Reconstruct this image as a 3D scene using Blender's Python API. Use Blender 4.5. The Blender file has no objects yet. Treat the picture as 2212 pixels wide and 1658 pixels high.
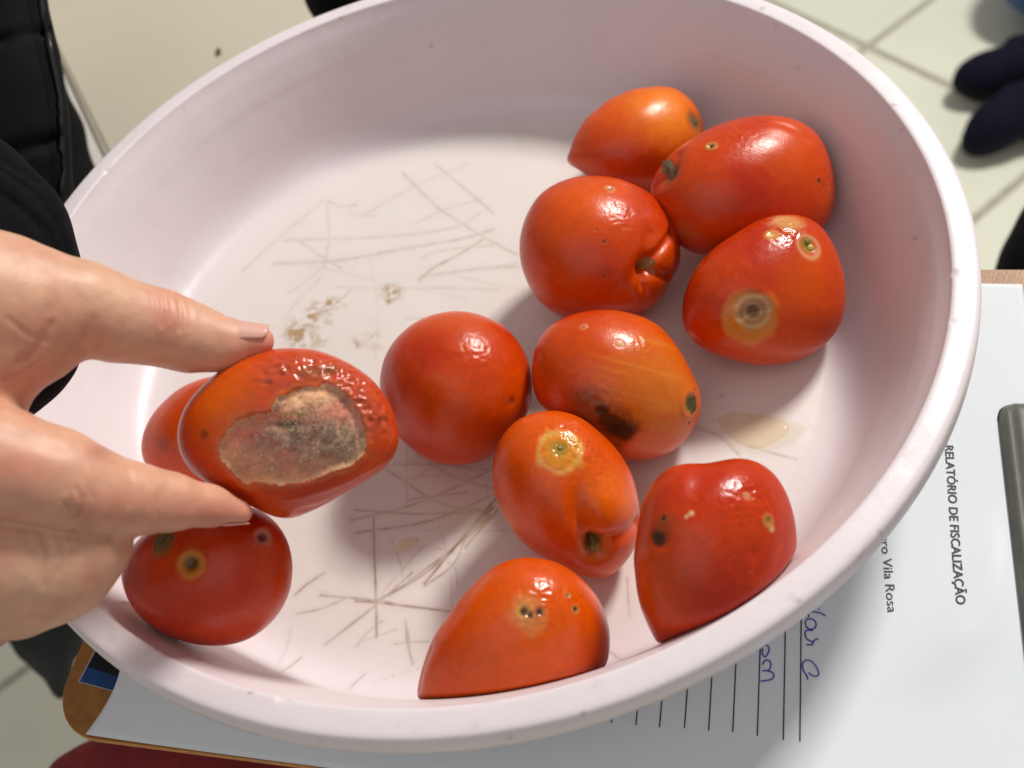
import bpy, math, random
import numpy as np
from mathutils import Matrix, Vector
random.seed(7); rng = np.random.default_rng(7)
SC = bpy.context.scene; COL = SC.collection
A = np.array
# ------------------------------------------------------------------ camera
S = 1.2
PW, CX, CY = 2211.0, 1105.5, 829.0            # photo pixels used for all measured points
FPX = 1.03*PW
TH, ROLL, DIST, OX, OY = 0.65987241, -0.28140822, 0.34556529*S, 0.00553235*S, -0.02563356*S
FW = A([0, math.sin(TH), -math.cos(TH)]); CP = A([OX, OY, 0]) - FW*DIST
_r = A([1., 0, 0]); _u = np.cross(_r, FW)
RR = math.cos(ROLL)*_r + math.sin(ROLL)*_u; UU = -math.sin(ROLL)*_r + math.cos(ROLL)*_u
def ray(p): return FW + RR*(p[0]-CX)/FPX - UU*(p[1]-CY)/FPX
def at(p, z):
    d = ray(p); return CP + d*((z-CP[2])/d[2])
def atd(p, D): return CP + ray(p)*D
def proj(V):
    d = V-CP; z = d@FW
    return np.stack([CX+FPX*(d@RR)/z, CY-FPX*(d@UU)/z], -1), z
cam = bpy.data.cameras.new('camera'); co = bpy.data.objects.new('camera', cam); COL.objects.link(co)
co.matrix_world = Matrix(((RR[0], UU[0], -FW[0], CP[0]), (RR[1], UU[1], -FW[1], CP[1]), (RR[2], UU[2], -FW[2], CP[2]), (0, 0, 0, 1)))
cam.sensor_width = 36; cam.lens = 36*1.03; cam.clip_start = .01; cam.clip_end = 60
cam.dof.use_dof = True; cam.dof.focus_distance = .365; cam.dof.aperture_fstop = 10.5
SC.camera = co
# ------------------------------------------------------------------ light
w = bpy.data.worlds.new('World'); SC.world = w; w.use_nodes = True
bg = w.node_tree.nodes['Background']; bg.inputs[0].default_value = (1, .95, .91, 1); bg.inputs[1].default_value = .30
def area(name, d, dist, size, power, color, sy=None, tgt=(0, 0, 0)):
    l = bpy.data.lights.new(name, 'AREA'); l.energy = power; l.color = color
    l.shape = 'RECTANGLE'; l.size = size; l.size_y = sy or size
    o = bpy.data.objects.new(name, l); COL.objects.link(o)
    d = Vector(d).normalized(); o.location = Vector(tgt)+d*dist
    o.rotation_euler = d.to_track_quat('Z', 'Y').to_euler(); return o
area('ceiling_or_fill_light', (.60, .43, .70), 2.6, .48, 71, (1, .975, .92), .40)
area('ceiling_or_fill_light', (-.35, -.65, 1), 2.4, 2.2, 9, (.95, .95, 1))  # added broad fill light from the camera side, not an actual ceiling lamp
SC.view_settings.view_transform = 'Standard'; SC.view_settings.look = 'None'
SC.view_settings.exposure = 0; SC.view_settings.gamma = 1
# ------------------------------------------------------------------ helpers
def tag(o, label=None, cat=None, group=None, kind=None):
    if label: o['label'] = label
    if cat: o['category'] = cat
    if group: o['group'] = group
    if kind: o['kind'] = kind
    return o
def empty(name, loc=(0, 0, 0)):
    o = bpy.data.objects.new(name, None); o.location = loc; o.empty_display_size = .01; COL.objects.link(o); return o
def mesh_obj(name, V, F, mats, parent=None, smooth=True, col=None, attrs=None, uvfree=True):
    V = np.asarray(V, float); me = bpy.data.meshes.new(name)
    if isinstance(F, np.ndarray):
        n, k = F.shape
        me.vertices.add(len(V)); me.vertices.foreach_set('co', V.astype(np.float32).ravel())
        me.loops.add(n*k); me.loops.foreach_set('vertex_index', F.astype(np.int32).ravel())
        me.polygons.add(n); me.polygons.foreach_set('loop_start', np.arange(0, n*k, k, dtype=np.int32))
        me.polygons.foreach_set('loop_total', np.full(n, k, dtype=np.int32))
        me.update(calc_edges=True)
    else:
        me.from_pydata([tuple(v) for v in V], [], F); me.update()
    if smooth: me.polygons.foreach_set('use_smooth', np.ones(len(me.polygons), bool))
    for m in (mats if isinstance(mats, (list, tuple)) else [mats]): me.materials.append(m)
    if col is not None:
        ca = me.color_attributes.new('Col', 'FLOAT_COLOR', 'POINT')
        c4 = np.ones((len(V), 4), np.float32); c4[:, :3] = col; ca.data.foreach_set('color', c4.ravel())
    for k_, a in (attrs or {}).items():
        at_ = me.attributes.new(k_, 'FLOAT', 'POINT'); at_.data.foreach_set('value', np.asarray(a, np.float32))
    o = bpy.data.objects.new(name, me); COL.objects.link(o)
    if parent is not None:
        o.parent = parent; o.matrix_parent_inverse = Matrix.Translation(-Vector(parent.location))
    return o
def srgb(r, g, b):
    c = A([r, g, b])/255.; return np.where(c < .04045, c/12.92, ((c+.055)/1.055)**2.4)
def hsh(i, j, k, s):
    n = (i.astype(np.int64)*73856093) ^ (j.astype(np.int64)*19349663) ^ (k.astype(np.int64)*83492791) ^ (s*2654435)
    n = (n ^ (n >> 13)) * 1274126177 & 0x7fffffff
    n = (n ^ (n >> 15)) * 668265263 & 0x7fffffff
    return ((n >> 7) & 0xffff)/65535.0
def vnoise(P, scale, seed=0, octv=1):
    out = np.zeros(len(P)); amp = 1.; tot = 0
    for o in range(octv):
        Q = P*scale*(2**o)+17.3*o; I = np.floor(Q).astype(int); f = Q-I; f = f*f*(3-2*f)
        v = 0
        for a in (0, 1):
            for b in (0, 1):
                for c in (0, 1):
                    v = v + hsh(I[:, 0]+a, I[:, 1]+b, I[:, 2]+c, seed+o)*(f[:, 0] if a else 1-f[:, 0])*(f[:, 1] if b else 1-f[:, 1])*(f[:, 2] if c else 1-f[:, 2])
        out += amp*v; tot += amp; amp *= .5
    return out/tot*2-1
def sst(a, b, x):
    t = np.clip((x-a)/(b-a), 0, 1); return t*t*(3-2*t)
def mix(c, d, m):
    return c*(1-m[:, None]) + A(d)*m[:, None]
# ------------------------------------------------------------------ materials
class N:
    def __init__(s, name):
        s.m = bpy.data.materials.new(name); s.m.use_nodes = True; s.t = s.m.node_tree; s.p = s.t.nodes['Principled BSDF']
    def n(s, typ, **kw):
        nd = s.t.nodes.new(typ)
        for k, v in kw.items():
            if k.startswith('i_'): nd.inputs[k[2:].replace('_', ' ')].default_value = v
            else: setattr(nd, k, v)
        return nd
    def l(s, a, b): s.t.links.new(a, b)
    def set(s, **kw):
        for k, v in kw.items(): s.p.inputs[k.replace('_', ' ')].default_value = v
    def noise(s, scale, detail=3, rough=.5, coord='Object'):
        tc = s.n('ShaderNodeTexCoord'); nz = s.n('ShaderNodeTexNoise')
        nz.inputs['Scale'].default_value = scale; nz.inputs['Detail'].default_value = detail; nz.inputs['Roughness'].default_value = rough
        s.l(tc.outputs[coord], nz.inputs['Vector']); return nz
    def bump(s, h, dist, strength=1., prev=None):
        b = s.n('ShaderNodeBump'); b.inputs['Distance'].default_value = dist; b.inputs['Strength'].default_value = strength
        s.l(h, b.inputs['Height'])
        if prev: s.l(prev.outputs[0], b.inputs['Normal'])
        s.l(b.outputs[0], s.p.inputs['Normal']); return b
    def ramp(s, fac, stops):
        r = s.n('ShaderNodeValToRGB'); e = r.color_ramp.elements
        while len(e) > len(stops): e.remove(e[-1])
        while len(e) < len(stops): e.new(1)
        for k, (p, c) in enumerate(stops): e[k].position = p; e[k].color = (*c, 1)
        s.l(fac, r.inputs[0]); return r
def simple(name, c, rough=.5, var=.12, scale=60, bump=0, bscale=None, **kw):
    m = N(name); nz = m.noise(scale, 4); c = A(c)
    r = m.ramp(nz.outputs[0], [(.3, tuple(c*(1-var))), (.7, tuple(np.minimum(c*(1+var), .95)))])
    m.l(r.outputs[0], m.p.inputs['Base Color']); m.set(Roughness=rough, **kw)
    if bump:
        nb = m.noise(bscale or scale*4, 4); m.bump(nb.outputs[0], bump)
    return m.m
def attr_mat(name, rough_attr=True, sss=0., rad=(1, .2, .1), sscale=.003, bumps=(), coat=0, var=.06, vscale=300, **kw):
    m = N(name); a = m.n('ShaderNodeAttribute', attribute_name='Col')
    nz = m.noise(vscale, 4); mr = m.n('ShaderNodeMapRange'); mr.inputs[3].default_value = 1-var*2; mr.inputs[4].default_value = 1+var*2
    mr.inputs[1].default_value = .2; mr.inputs[2].default_value = .8
    m.l(nz.outputs[0], mr.inputs[0])
    vm = m.n('ShaderNodeVectorMath', operation='MULTIPLY'); m.l(a.outputs['Color'], vm.inputs[0]); m.l(mr.outputs[0], vm.inputs[1])
    m.l(vm.outputs[0], m.p.inputs['Base Color'])
    if rough_attr:
        ra = m.n('ShaderNodeAttribute', attribute_name='rough'); m.l(ra.outputs['Fac'], m.p.inputs['Roughness'])
    m.set(**kw)
    if sss:
        m.p.inputs['Subsurface Weight'].default_value = sss; m.p.inputs['Subsurface Radius'].default_value = rad; m.p.inputs['Subsurface Scale'].default_value = sscale
    if coat: m.p.inputs['Coat Weight'].default_value = coat; m.p.inputs['Coat Roughness'].default_value = .12
    prev = None
    for sc, d in bumps:
        nb = m.noise(sc, 3); prev = m.bump(nb.outputs[0], d, 1., prev)
    return m.m
M_TOM = attr_mat('tomato_skin', sss=.12, rad=(1, .15, .02), sscale=.003, bumps=((260, .00014), (1500, .00006)), var=.04, vscale=500, Specular_IOR_Level=.38)
M_MOLD = attr_mat('mould', sss=.1, bumps=((1100, .0004), (3500, .00015)), var=.08, vscale=1200)
M_SKIN = attr_mat('hand_skin', sss=.30, rad=(1, .35, .2), sscale=.004, bumps=((420, .00012), (2200, .00008)), var=.05, vscale=220)
M_BOWL = attr_mat('pale_plastic', bumps=((35, .0006), (1800, .00005)), var=.012, vscale=30, coat=0, sss=.08, rad=(1, .8, .8), sscale=.004)
M_NAIL = simple('fingernail', srgb(224, 166, 150), .28, .05, 200, Coat_Weight=.4, Subsurface_Weight=.3, Subsurface_Scale=.002)
M_SCAR = simple('stem_scar', srgb(106, 86, 50), .6, .45, 900, .0006, 2500)
M_BLACK = simple('black_cloth', (.0035, .0035, .0045), .85, .3, 200, .0004, 900, Specular_IOR_Level=.12)
M_JACKET = simple('black_padded_nylon', (.0035, .0035, .0045), .75, .3, 40, .0002, 300, Specular_IOR_Level=.12)
M_ZIP = simple('black_zip', (.004, .004, .005), .35, .2, 200)
M_NAVY = simple('navy_cloth', (.004, .004, .014), .8, .3, 30, .001, 200, Specular_IOR_Level=.15)
M_GREYSH = simple('charcoal_cloth', (.030, .031, .033), .85, .25, 30, .002, 120, Specular_IOR_Level=.15)
M_RED = simple('dark_red_cloth', (.20, .006, .010), .8, .35, 25, .004, 60)
M_BLUE = simple('blue_plastic', (.006, .06, .22), .4, .15, 20)
M_BEIGE = simple('cream_laminate', srgb(205, 196, 176)*.95, .45, .04, 6)
M_WEDGE = simple('white_edge_trim', (.72, .68, .62), .4, .05, 20)
M_TILE = simple('glazed_white_tile', (.80, .80, .66), .3, .05, 5)
M_GROUT = simple('grey_grout', (.42, .41, .33), .9, .2, 60)
M_PAPER = simple('white_paper', (.72, .76, .79), .9, .012, 9, .00002, 2500, Specular_IOR_Level=.2)
M_BOARD = simple('brown_hardboard', srgb(150, 98, 36), .45, .18, 160, .0002, 900)
M_BEDGE = simple('pale_hardboard_edge', srgb(190, 130, 66), .7, .2, 300)
M_METAL = simple('dark_grey_metal', (.13, .13, .11), .55, .2, 90, .00005, 500, Metallic=.25)
M_STEEL = simple('bright_steel', (.5, .5, .48), .25, .1, 90, Metallic=1.)
M_INK = simple('black_print', (.022, .022, .026), .7, .2, 500)
M_GREYINK = simple('grey_print', (.05, .05, .055), .7, .2, 500)
M_PEN = simple('blue_ballpoint', (.075, .065, .40), .5, .35, 900)
M_CARDB = simple('blue_card', (.006, .045, .17), .3, .3, 80)
M_CARDK = simple('black_card', (.003, .004, .008), .3, .3, 80)
M_CARDW = simple('card_border', (.35, .4, .45), .4, .1, 80)
def water_mat(name, c, rough=.05):
    m = N(name); m.set(Base_Color=(*c, 1), Roughness=rough, IOR=1.4, Alpha=.16)
    nz = m.noise(300, 2); m.bump(nz.outputs[0], .0002); return m.m
M_JUICE = water_mat('tomato_juice', (.85, .56, .08)); M_SEED = simple('seed', srgb(172, 156, 76), .3, .2, 900)
M_GREEN = simple('green_wet_core', srgb(120, 112, 44), .18, .35, 900, .0005, 1500)
# ------------------------------------------------------------------ cube sphere and measured-outline solids
def cubesphere(n):
    g = np.tan(np.linspace(-math.pi/4, math.pi/4, n+1)); X, Y = np.meshgrid(g, g, indexing='ij'); O = np.ones_like(X)
    Vs, Fs = [], []; base = 0
    idx = np.arange((n+1)**2).reshape(n+1, n+1); q = np.stack([idx[:-1, :-1], idx[1:, :-1], idx[1:, 1:], idx[:-1, 1:]], -1).reshape(-1, 4)
    for (a, b, c) in ((X, Y, O), (-X, Y, -O), (O, X, Y), (-O, -X, Y), (Y, O, X), (-Y, -O, X)):
        Vs.append(np.stack([a, b, c], -1).reshape(-1, 3)); Fs.append(q+base); base += (n+1)**2
    V = np.concatenate(Vs); V /= np.linalg.norm(V, axis=1)[:, None]; F = np.concatenate(Fs)
    _, first, inv = np.unique(np.round(V, 6), axis=0, return_index=True, return_inverse=True)
    V = V[first]; F = inv.ravel()[F]
    c = V[F].mean(1); nn = np.cross(V[F[:, 1]]-V[F[:, 0]], V[F[:, 2]]-V[F[:, 0]])
    fl = (nn*c).sum(1) < 0; F[fl] = F[fl][:, ::-1]
    return V, F
CS = {n: cubesphere(n) for n in (24, 84)}
def normals(V, F):
    n = np.cross(V[F[:, 2]]-V[F[:, 0]], V[F[:, 3]]-V[F[:, 1]]); out = np.zeros_like(V)
    for k in range(4): np.add.at(out, F[:, k], n)
    return out/np.maximum(np.linalg.norm(out, axis=1), 1e-12)[:, None]
class Solid:
    """a rounded solid: measured outline, own distance, own thickness; optionally resting on ground(V)->clearance"""
    def __init__(s, pts, thick, D=None, ground=None, n=84, deg=9, box=1.0, centre=None, drange=(.2, .9)):
        P = A(pts, float); c = A(centre, float) if centre is not None else A([(P[:, 0].min()+P[:, 0].max())/2, (P[:, 1].min()+P[:, 1].max())/2])
        th = np.arctan2(P[:, 1]-c[1], P[:, 0]-c[0]); r = np.hypot(P[:, 0]-c[0], P[:, 1]-c[1]); o = np.argsort(th)
        T = np.linspace(-math.pi, math.pi, 256, endpoint=False); R = np.interp(T, th[o], r[o], period=2*math.pi)
        Fq = np.fft.rfft(R); dmp = np.exp(-(np.arange(len(Fq))/deg)**4); R = np.fft.irfft(Fq*dmp, 256)
        Fl = Fq.copy(); Fl[3:] = 0; R0 = np.fft.irfft(Fl, 256)
        s.d, s.F = CS[n]; d = s.d
        a = np.arctan2(d[:, 1], d[:, 0]); sp = np.hypot(d[:, 0], d[:, 1]); t = d[:, 2]
        if box != 1.0:   # fuller cross-section
            k = (sp**(2*box)+np.abs(t)**(2*box))**(-1/(2*box)); sp2, t2 = sp*k, t*k
        else: sp2, t2 = sp, t
        ra = np.interp(a, T, R, period=2*math.pi); rb = np.interp(a, T, R0, period=2*math.pi); m = sp**2
        rho = (rb*(1-m)+ra*m)*sp2; s.c = c
        s.rmin = R.min()
        def build(D):
            tk = thick*s.rmin*D/FPX if thick > .2 else thick
            r0 = ray(c)
            return CP + (D+tk*t2)[:, None]*r0 + (rho*np.cos(a)*D/FPX)[:, None]*RR - (rho*np.sin(a)*D/FPX)[:, None]*UU
        if D is None:
            lo, hi = drange
            for _ in range(30):
                md = (lo+hi)/2
                if ground(build(md)).min() > 0: lo = md
                else: hi = md
            D = lo
        s.D = D; s.V = build(D); s.refresh(); s.nse = s.V-s.V.mean(0)
    def refresh(s):
        s.Nn = normals(s.V, s.F); s.px, s.z = proj(s.V); s.front = ((CP-s.V)*s.Nn).sum(1) > 0
    def p3(s, p):
        d = np.hypot(s.px[:, 0]-p[0], s.px[:, 1]-p[1]) + np.where(s.front, 0, 1e6); i = d.argmin(); return s.V[i], i
    def dist(s, p): return np.linalg.norm(s.V-s.p3(p)[0], axis=1)*FPX/s.D      # in photo pixels
    def line(s, pts):
        Q = [s.p3(p)[0] for p in pts]; best = np.full(len(s.V), 1e9)
        for a, b in zip(Q[:-1], Q[1:]):
            ab = b-a; t = np.clip(((s.V-a)@ab)/max(ab@ab, 1e-12), 0, 1); best = np.minimum(best, np.linalg.norm(s.V-a-t[:, None]*ab, axis=1))
        return best*FPX/s.D
    def push(s, amt):      # in photo pixels along the normal, applied together by commit()
        s.acc = getattr(s, 'acc', 0)+amt
    def commit(s):
        if isinstance(getattr(s, 'acc', 0), np.ndarray): s.V = s.V + s.Nn*(s.acc*s.D/FPX)[:, None]; s.acc = 0; s.refresh()
def inpoly(px, poly):
    x, y = px[:, 0], px[:, 1]; ins = np.zeros(len(px), bool); n = len(poly); dm = np.full(len(px), 1e9)
    for i in range(n):
        x1, y1 = poly[i]; x2, y2 = poly[(i+1) % n]
        c = ((y1 > y) != (y2 > y)); xi = (x2-x1)*(y-y1)/((y2-y1) if y2 != y1 else 1e-9)+x1; ins ^= c & (x < xi)
        t = np.clip(((x-x1)*(x2-x1)+(y-y1)*(y2-y1))/((x2-x1)**2+(y2-y1)**2), 0, 1); dm = np.minimum(dm, np.hypot(x-x1-t*(x2-x1), y-y1-t*(y2-y1)))
    return np.where(ins, dm, -dm)
def seg2(px, pts):
    b = np.full(len(px), 1e9)
    for (x1, y1), (x2, y2) in zip(pts[:-1], pts[1:]):
        t = np.clip(((px[:, 0]-x1)*(x2-x1)+(px[:, 1]-y1)*(y2-y1))/max((x2-x1)**2+(y2-y1)**2, 1e-9), 0, 1)
        b = np.minimum(b, np.hypot(px[:, 0]-x1-t*(x2-x1), px[:, 1]-y1-t*(y2-y1)))
    return b
ZB = -.010                                   # basin floor level
# ------------------------------------------------------------------ the tiled floor far below
ZF = -.97; TS = .409; TA = math.radians(26.2)
ta, tb = A([math.cos(TA), math.sin(TA)]), A([-math.sin(TA), math.cos(TA)])
p0 = at((1872, 100), ZF)[:2]
def box_vf(x0, x1, y0, y1, z0, z1, bev=0):
    if not bev:
        V = [(x0, y0, z0), (x1, y0, z0), (x1, y1, z0), (x0, y1, z0), (x0, y0, z1), (x1, y0, z1), (x1, y1, z1), (x0, y1, z1)]
        return V, [(0, 3, 2, 1), (4, 5, 6, 7), (0, 1, 5, 4), (1, 2, 6, 5), (2, 3, 7, 6), (3, 0, 4, 7)]
    b = bev; V = [(x0, y0, z0), (x1, y0, z0), (x1, y1, z0), (x0, y1, z0), (x0, y0, z1-b), (x1, y0, z1-b), (x1, y1, z1-b), (x0, y1, z1-b),
                  (x0+b, y0+b, z1), (x1-b, y0+b, z1), (x1-b, y1-b, z1), (x0+b, y1-b, z1)]
    return V, [(0, 3, 2, 1), (0, 1, 5, 4), (1, 2, 6, 5), (2, 3, 7, 6), (3, 0, 4, 7), (4, 5, 9, 8), (5, 6, 10, 9), (6, 7, 11, 10), (7, 4, 8, 11), (8, 9, 10, 11)]
V, F = box_vf(-6, 6, -6, 6, ZF-.05, ZF-.004)
fl = mesh_obj('floor', V, F, M_GROUT, smooth=False); tag(fl, kind='structure')
g = .007; V, F = box_vf(g, TS-g, g, TS-g, -.02, 0, .002); tile0 = None
for i in range(-7, 7):
    for j in range(-8, 5):
        q = p0+ta*TS*i+tb*TS*j
        if tile0 is None: o = tile0 = mesh_obj('tile', V, F, M_TILE, fl, smooth=False); o.matrix_parent_inverse = Matrix()
        else: o = tile0.copy(); COL.objects.link(o)
        o.location = (q[0], q[1], ZF+random.uniform(-.0004, .0004)); o.rotation_euler = (0, 0, TA)
# ------------------------------------------------------------------ clipboard, paper, writing
BA = math.radians(-22.5); bu, bv = A([math.cos(BA), math.sin(BA)]), A([-math.sin(BA), math.cos(BA)])
ZP = -.0156                                  # paper surface
def b2w(u, v, z): return A([bu[0]*u+bv[0]*v, bu[1]*u+bv[1]*v, z])
def w2b(P): return A([P[0]*bu[0]+P[1]*bu[1], P[0]*bv[0]+P[1]*bv[1]])
def pb(p, z=ZP): return w2b(at(p, z))
bL = pb((133, 1495), ZP-.001)[0]; bB = min(pb((221, 1599), ZP-.001)[1], pb((805, 1657), ZP-.001)[1]); bT = pb((2150, 582), ZP-.001)[1]
pL = pb((205, 1567))[0]; pB = pb((483, 1629))[1]; pT = pb((2150, 613))[1]; bR = bL+.375
def rounded(u0, u1, v0, v1, r, seg=10):
    out = []
    for cx, cy, a0 in ((u1-r, v1-r, 0), (u0+r, v1-r, 90), (u0+r, v0+r, 180), (u1-r, v0+r, 270)):
        for k in range(seg+1):
            a = math.radians(a0+90*k/seg); out.append((cx+r*math.cos(a), cy+r*math.sin(a)))
    return out
def plate(name, outline, z0, z1, mtop, medge, parent=None, b=.0004):
    n = len(outline); c = A(outline).mean(0); V = []
    for z, ins in ((z0, b), (z0+b, 0), (z1-b, 0), (z1, b)):
        for p in outline:
            p = A(p); d = c-p; V.append(b2w(*(p+d/np.linalg.norm(d)*ins), z))
    F = []
    for l in range(3):
        for k in range(n): F.append((l*n+k, l*n+(k+1) % n, (l+1)*n+(k+1) % n, (l+1)*n+k))
    F.append(tuple(range(3*n, 4*n))); F.append(tuple(reversed(range(n))))
    o = mesh_obj(name, V, F, [mtop, medge], parent, smooth=False)
    for k, p in enumerate(o.data.polygons): p.material_index = 1 if k < 3*n else 0
    return o
clip = empty('clipboard', tuple(b2w((bL+bR)/2, (bB+bT)/2, ZP-.004)))
tag(clip, 'brown hardboard clipboard under the pale basin with a dark metal clip at its right end', 'clipboard')
plate('board', rounded(bL, bR, bB, bT, .020), ZP-.0042, ZP-.0008, M_BOARD, M_BEDGE, clip)
# metal clip: pressed plate with rolled lip
c1, c2 = pb((2163, 880), ZP+.004), pb((2211, 1408), ZP+.004)
uC = (c1[0]+c2[0])/2; vC1 = c1[1]+.004; vC0 = c2[1]-.022
nu, nv = 90, 40; V = []; prof = []
for k in range(nu+1):
    t = k/nu; u = uC + t*.075
    z = ZP + .0008 + .0034*sst(0, .035, A([t]))[0] + .0012*sst(.05, .09, A([t]))[0] + .010*sst(.45, .8, A([t]))[0]
    prof.append((u, z))
outl = rounded(0, 1, 0, 1, .12, 6)
V = []; F = []
for k, (u, z) in enumerate(prof):
    t = k/nu; cut = max(0, .006-(u-uC)); e = .006-math.sqrt(max(0, .006**2-cut**2)) if cut > 0 else 0
    for j in range(nv+1):
        v = (vC0+e)+(vC1-vC0-2*e)*j/nv; edge = min(j, nv-j)/nv
        V.append(b2w(u, v, max(ZP+.0006, z-.004*(1-min(1, edge/.04))**2)))
for k in range(nu):
    for j in range(nv):
        a = k*(nv+1)+j; F.append((a, a+nv+1, a+nv+2, a+1))
o = mesh_obj('clip_plate', V, F, M_METAL, clip); sm = o.modifiers.new('t', 'SOLIDIFY'); sm.thickness = .0012; sm.offset = -1
# paper with slightly lifted corner and crease by the clip
NU, NV = 150, 110; pR = bL+.345
U, Vv = np.meshgrid(np.linspace(pL, pR, NU+1), np.linspace(pB, pT, NV+1), indexing='ij')
tu, tv = (U-pL)/(pR-pL), (Vv-pB)/(pT-pB)
U = U + .0035*np.sin(np.pi*np.clip((Vv-pB)/.035, 0, 1))*np.exp(-(U-pL)/.01)
fold0 = 0
fold = .0028*np.exp(-(((U-(uC-.016+.55*(Vv-vC0-.03)))/.011)**2))*sst(vC0+.0, vC0+.03, Vv)*sst(vC0+.10, vC0+.05, Vv)
def paper_h(U, Vv):
    lift = .0035*np.exp(-((U-pL)/.03))*np.exp(-((Vv-pB)/.05)**2)
    fold = .0028*np.exp(-(((U-(uC-.016+.55*(Vv-vC0-.03)))/.011)**2))*sst(vC0+.0, vC0+.03, Vv)*sst(vC0+.10, vC0+.05, Vv)*sst(uC, uC-.006, U)
    wav = .0006*np.sin(U*40+Vv*18)*sst(0, .02, Vv-pB+.02)*np.exp(-((U-pR+.08)/.06)**2)
    return ZP+lift+fold+np.maximum(wav, -.0002)
Z = paper_h(U, Vv)
P = np.stack([bu[0]*U+bv[0]*Vv, bu[1]*U+bv[1]*Vv, Z], -1).reshape(-1, 3)
idx = np.arange((NU+1)*(NV+1)).reshape(NU+1, NV+1); Fq = np.stack([idx[:-1, :-1], idx[1:, :-1], idx[1:, 1:], idx[:-1, 1:]], -1).reshape(-1, 4)
paper = mesh_obj('paper_form', P, Fq, M_PAPER); tag(paper, 'white printed inspection form with ruled lines and blue handwriting held on the clipboard', 'paper')
sd = paper.modifiers.new('t', 'SOLIDIFY'); sd.thickness = .0002; sd.offset = -1
def paper_z(u, v): return float(paper_h(A([u]), A([v]))[0])+.00022
def text(name, body, p_start, p_end, size, mat, off):
    cu = bpy.data.curves.new(name, 'FONT'); cu.body = body; cu.size = 1; cu.offset = off; cu.resolution_u = 4
    o = bpy.data.objects.new(name, cu); COL.objects.link(o); dg = bpy.context.evaluated_depsgraph_get(); dg.update()
    me = bpy.data.meshes.new_from_object(o.evaluated_get(dg)); bpy.data.objects.remove(o)
    n = len(me.vertices); X = np.zeros(n*3, np.float32); me.vertices.foreach_get('co', X); X = X.reshape(-1, 3)
    x0, x1 = X[:, 0].min(), X[:, 0].max(); a, b = pb(p_start), pb(p_end); d = (b-a); L = np.linalg.norm(d); d /= L; up = A([-d[1], d[0]])
    Wv = []
    for x, y, _ in X:
        q = a+d*(x-x0)/(x1-x0)*L+up*y*size; Wv.append(b2w(q[0], q[1], paper_z(*q)))
    o = mesh_obj(name, A(Wv), [tuple(p.vertices) for p in me.polygons], mat, paper, smooth=False); return o
text('printed_title', 'RELATÓRIO DE FISCALIZAÇÃO', (2040, 962), (2063, 1309), .0041, M_GREYINK, .016)
text('printed_address', 'Bairro Vila Rosa', (1897, 1122), (1917, 1322), .0044, M_GREYINK, 0)
def strip(name, pts, wd, mat, closed=False, zoff=0.):
    P = [A(p, float) for p in pts]; V = []; F = []
    for i, p in enumerate(P):
        d = P[min(i+1, len(P)-1)]-P[max(i-1, 0)]; d = d/max(np.linalg.norm(d), 1e-9); n = A([-d[1], d[0]])*wd/2
        for s in (1, -1):
            q = p+n*s; V.append(b2w(q[0], q[1], paper_z(*q)+zoff))
    for i in range(len(P)-1): F.append((2*i, 2*i+1, 2*i+3, 2*i+2))
    return V, F
lx = [(1727, 1602), (1691, 1599), (1635, 1590), (1582, 1582), (1530, 1579), (1478, 1573), (1424, 1571), (1373, 1566), (1320, 1561)]
for x, y in lx:
    q = pb((x, y)); V, F = strip('l', [(q[0], q[1]+.11*k/6) for k in range(7)], .00042, M_INK)
    mesh_obj('ruled_line', V, F, M_INK, paper, smooth=False)
def spl(pts, n=8):
    P = [A(p, float) for p in pts]; P = [2*P[0]-P[1]]+P+[2*P[-1]-P[-2]]; out = []
    for i in range(1, len(P)-2):
        for k in range(n):
            t = k/n; out.append(.5*((2*P[i])+(-P[i-1]+P[i+1])*t+(2*P[i-1]-5*P[i]+4*P[i+1]-P[i+2])*t*t+(-P[i-1]+3*P[i]-3*P[i+1]+P[i+2])*t**3))
    out.append(P[-2]); return out
def c4(x, y): return (1375+.5118*x, 809+.5118*y)
def cz_(x, y): return (.809*(2000+x/5.528), .809*(1600+y/5.528))
hand1 = [[(1024, 138), (1036, 152)], [(1125, 245), (1060, 205), (980, 185), (910, 182), (872, 215), (872, 265)],
         [(905, 285), (960, 310), (985, 370), (960, 425), (890, 440), (838, 400), (825, 340), (850, 295), (905, 285)], [(850, 420), (900, 450), (940, 462)],
         [(900, 452), (835, 465), (822, 510), (840, 575), (890, 612), (940, 625), (925, 655), (930, 672), (840, 672)], [(930, 640), (965, 600), (1015, 580)],
         [(870, 1085), (930, 1125), (985, 1135), (1018, 1115), (1015, 1060), (975, 980), (910, 915), (840, 900), (795, 930), (782, 985), (800, 1060), (845, 1130), (862, 1190)]]
hand2 = [[(165, 745), (200, 695), (250, 685), (288, 720), (280, 790), (235, 855), (200, 830), (188, 780), (200, 735)],
         [(190, 975), (225, 915), (275, 905), (312, 945), (310, 1010), (275, 1055), (190, 1062)], [(270, 1062), (335, 1085), (362, 1130), (340, 1175), (280, 1200), (165, 1215)]]
for nm, st in (('handwriting', hand1), ('handwriting', hand2)):
    V, F = [], []
    for s_ in st:
        v, f = strip('s', spl([pb(cz_(*p)) for p in s_]) if len(s_) > 2 else [pb(cz_(*p)) for p in s_], .00048, M_PEN, zoff=.00008)
        F += [tuple(i+len(V) for i in q) for q in f]; V += v
    mesh_obj(nm, V, F, M_PEN, paper, smooth=False)
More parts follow.
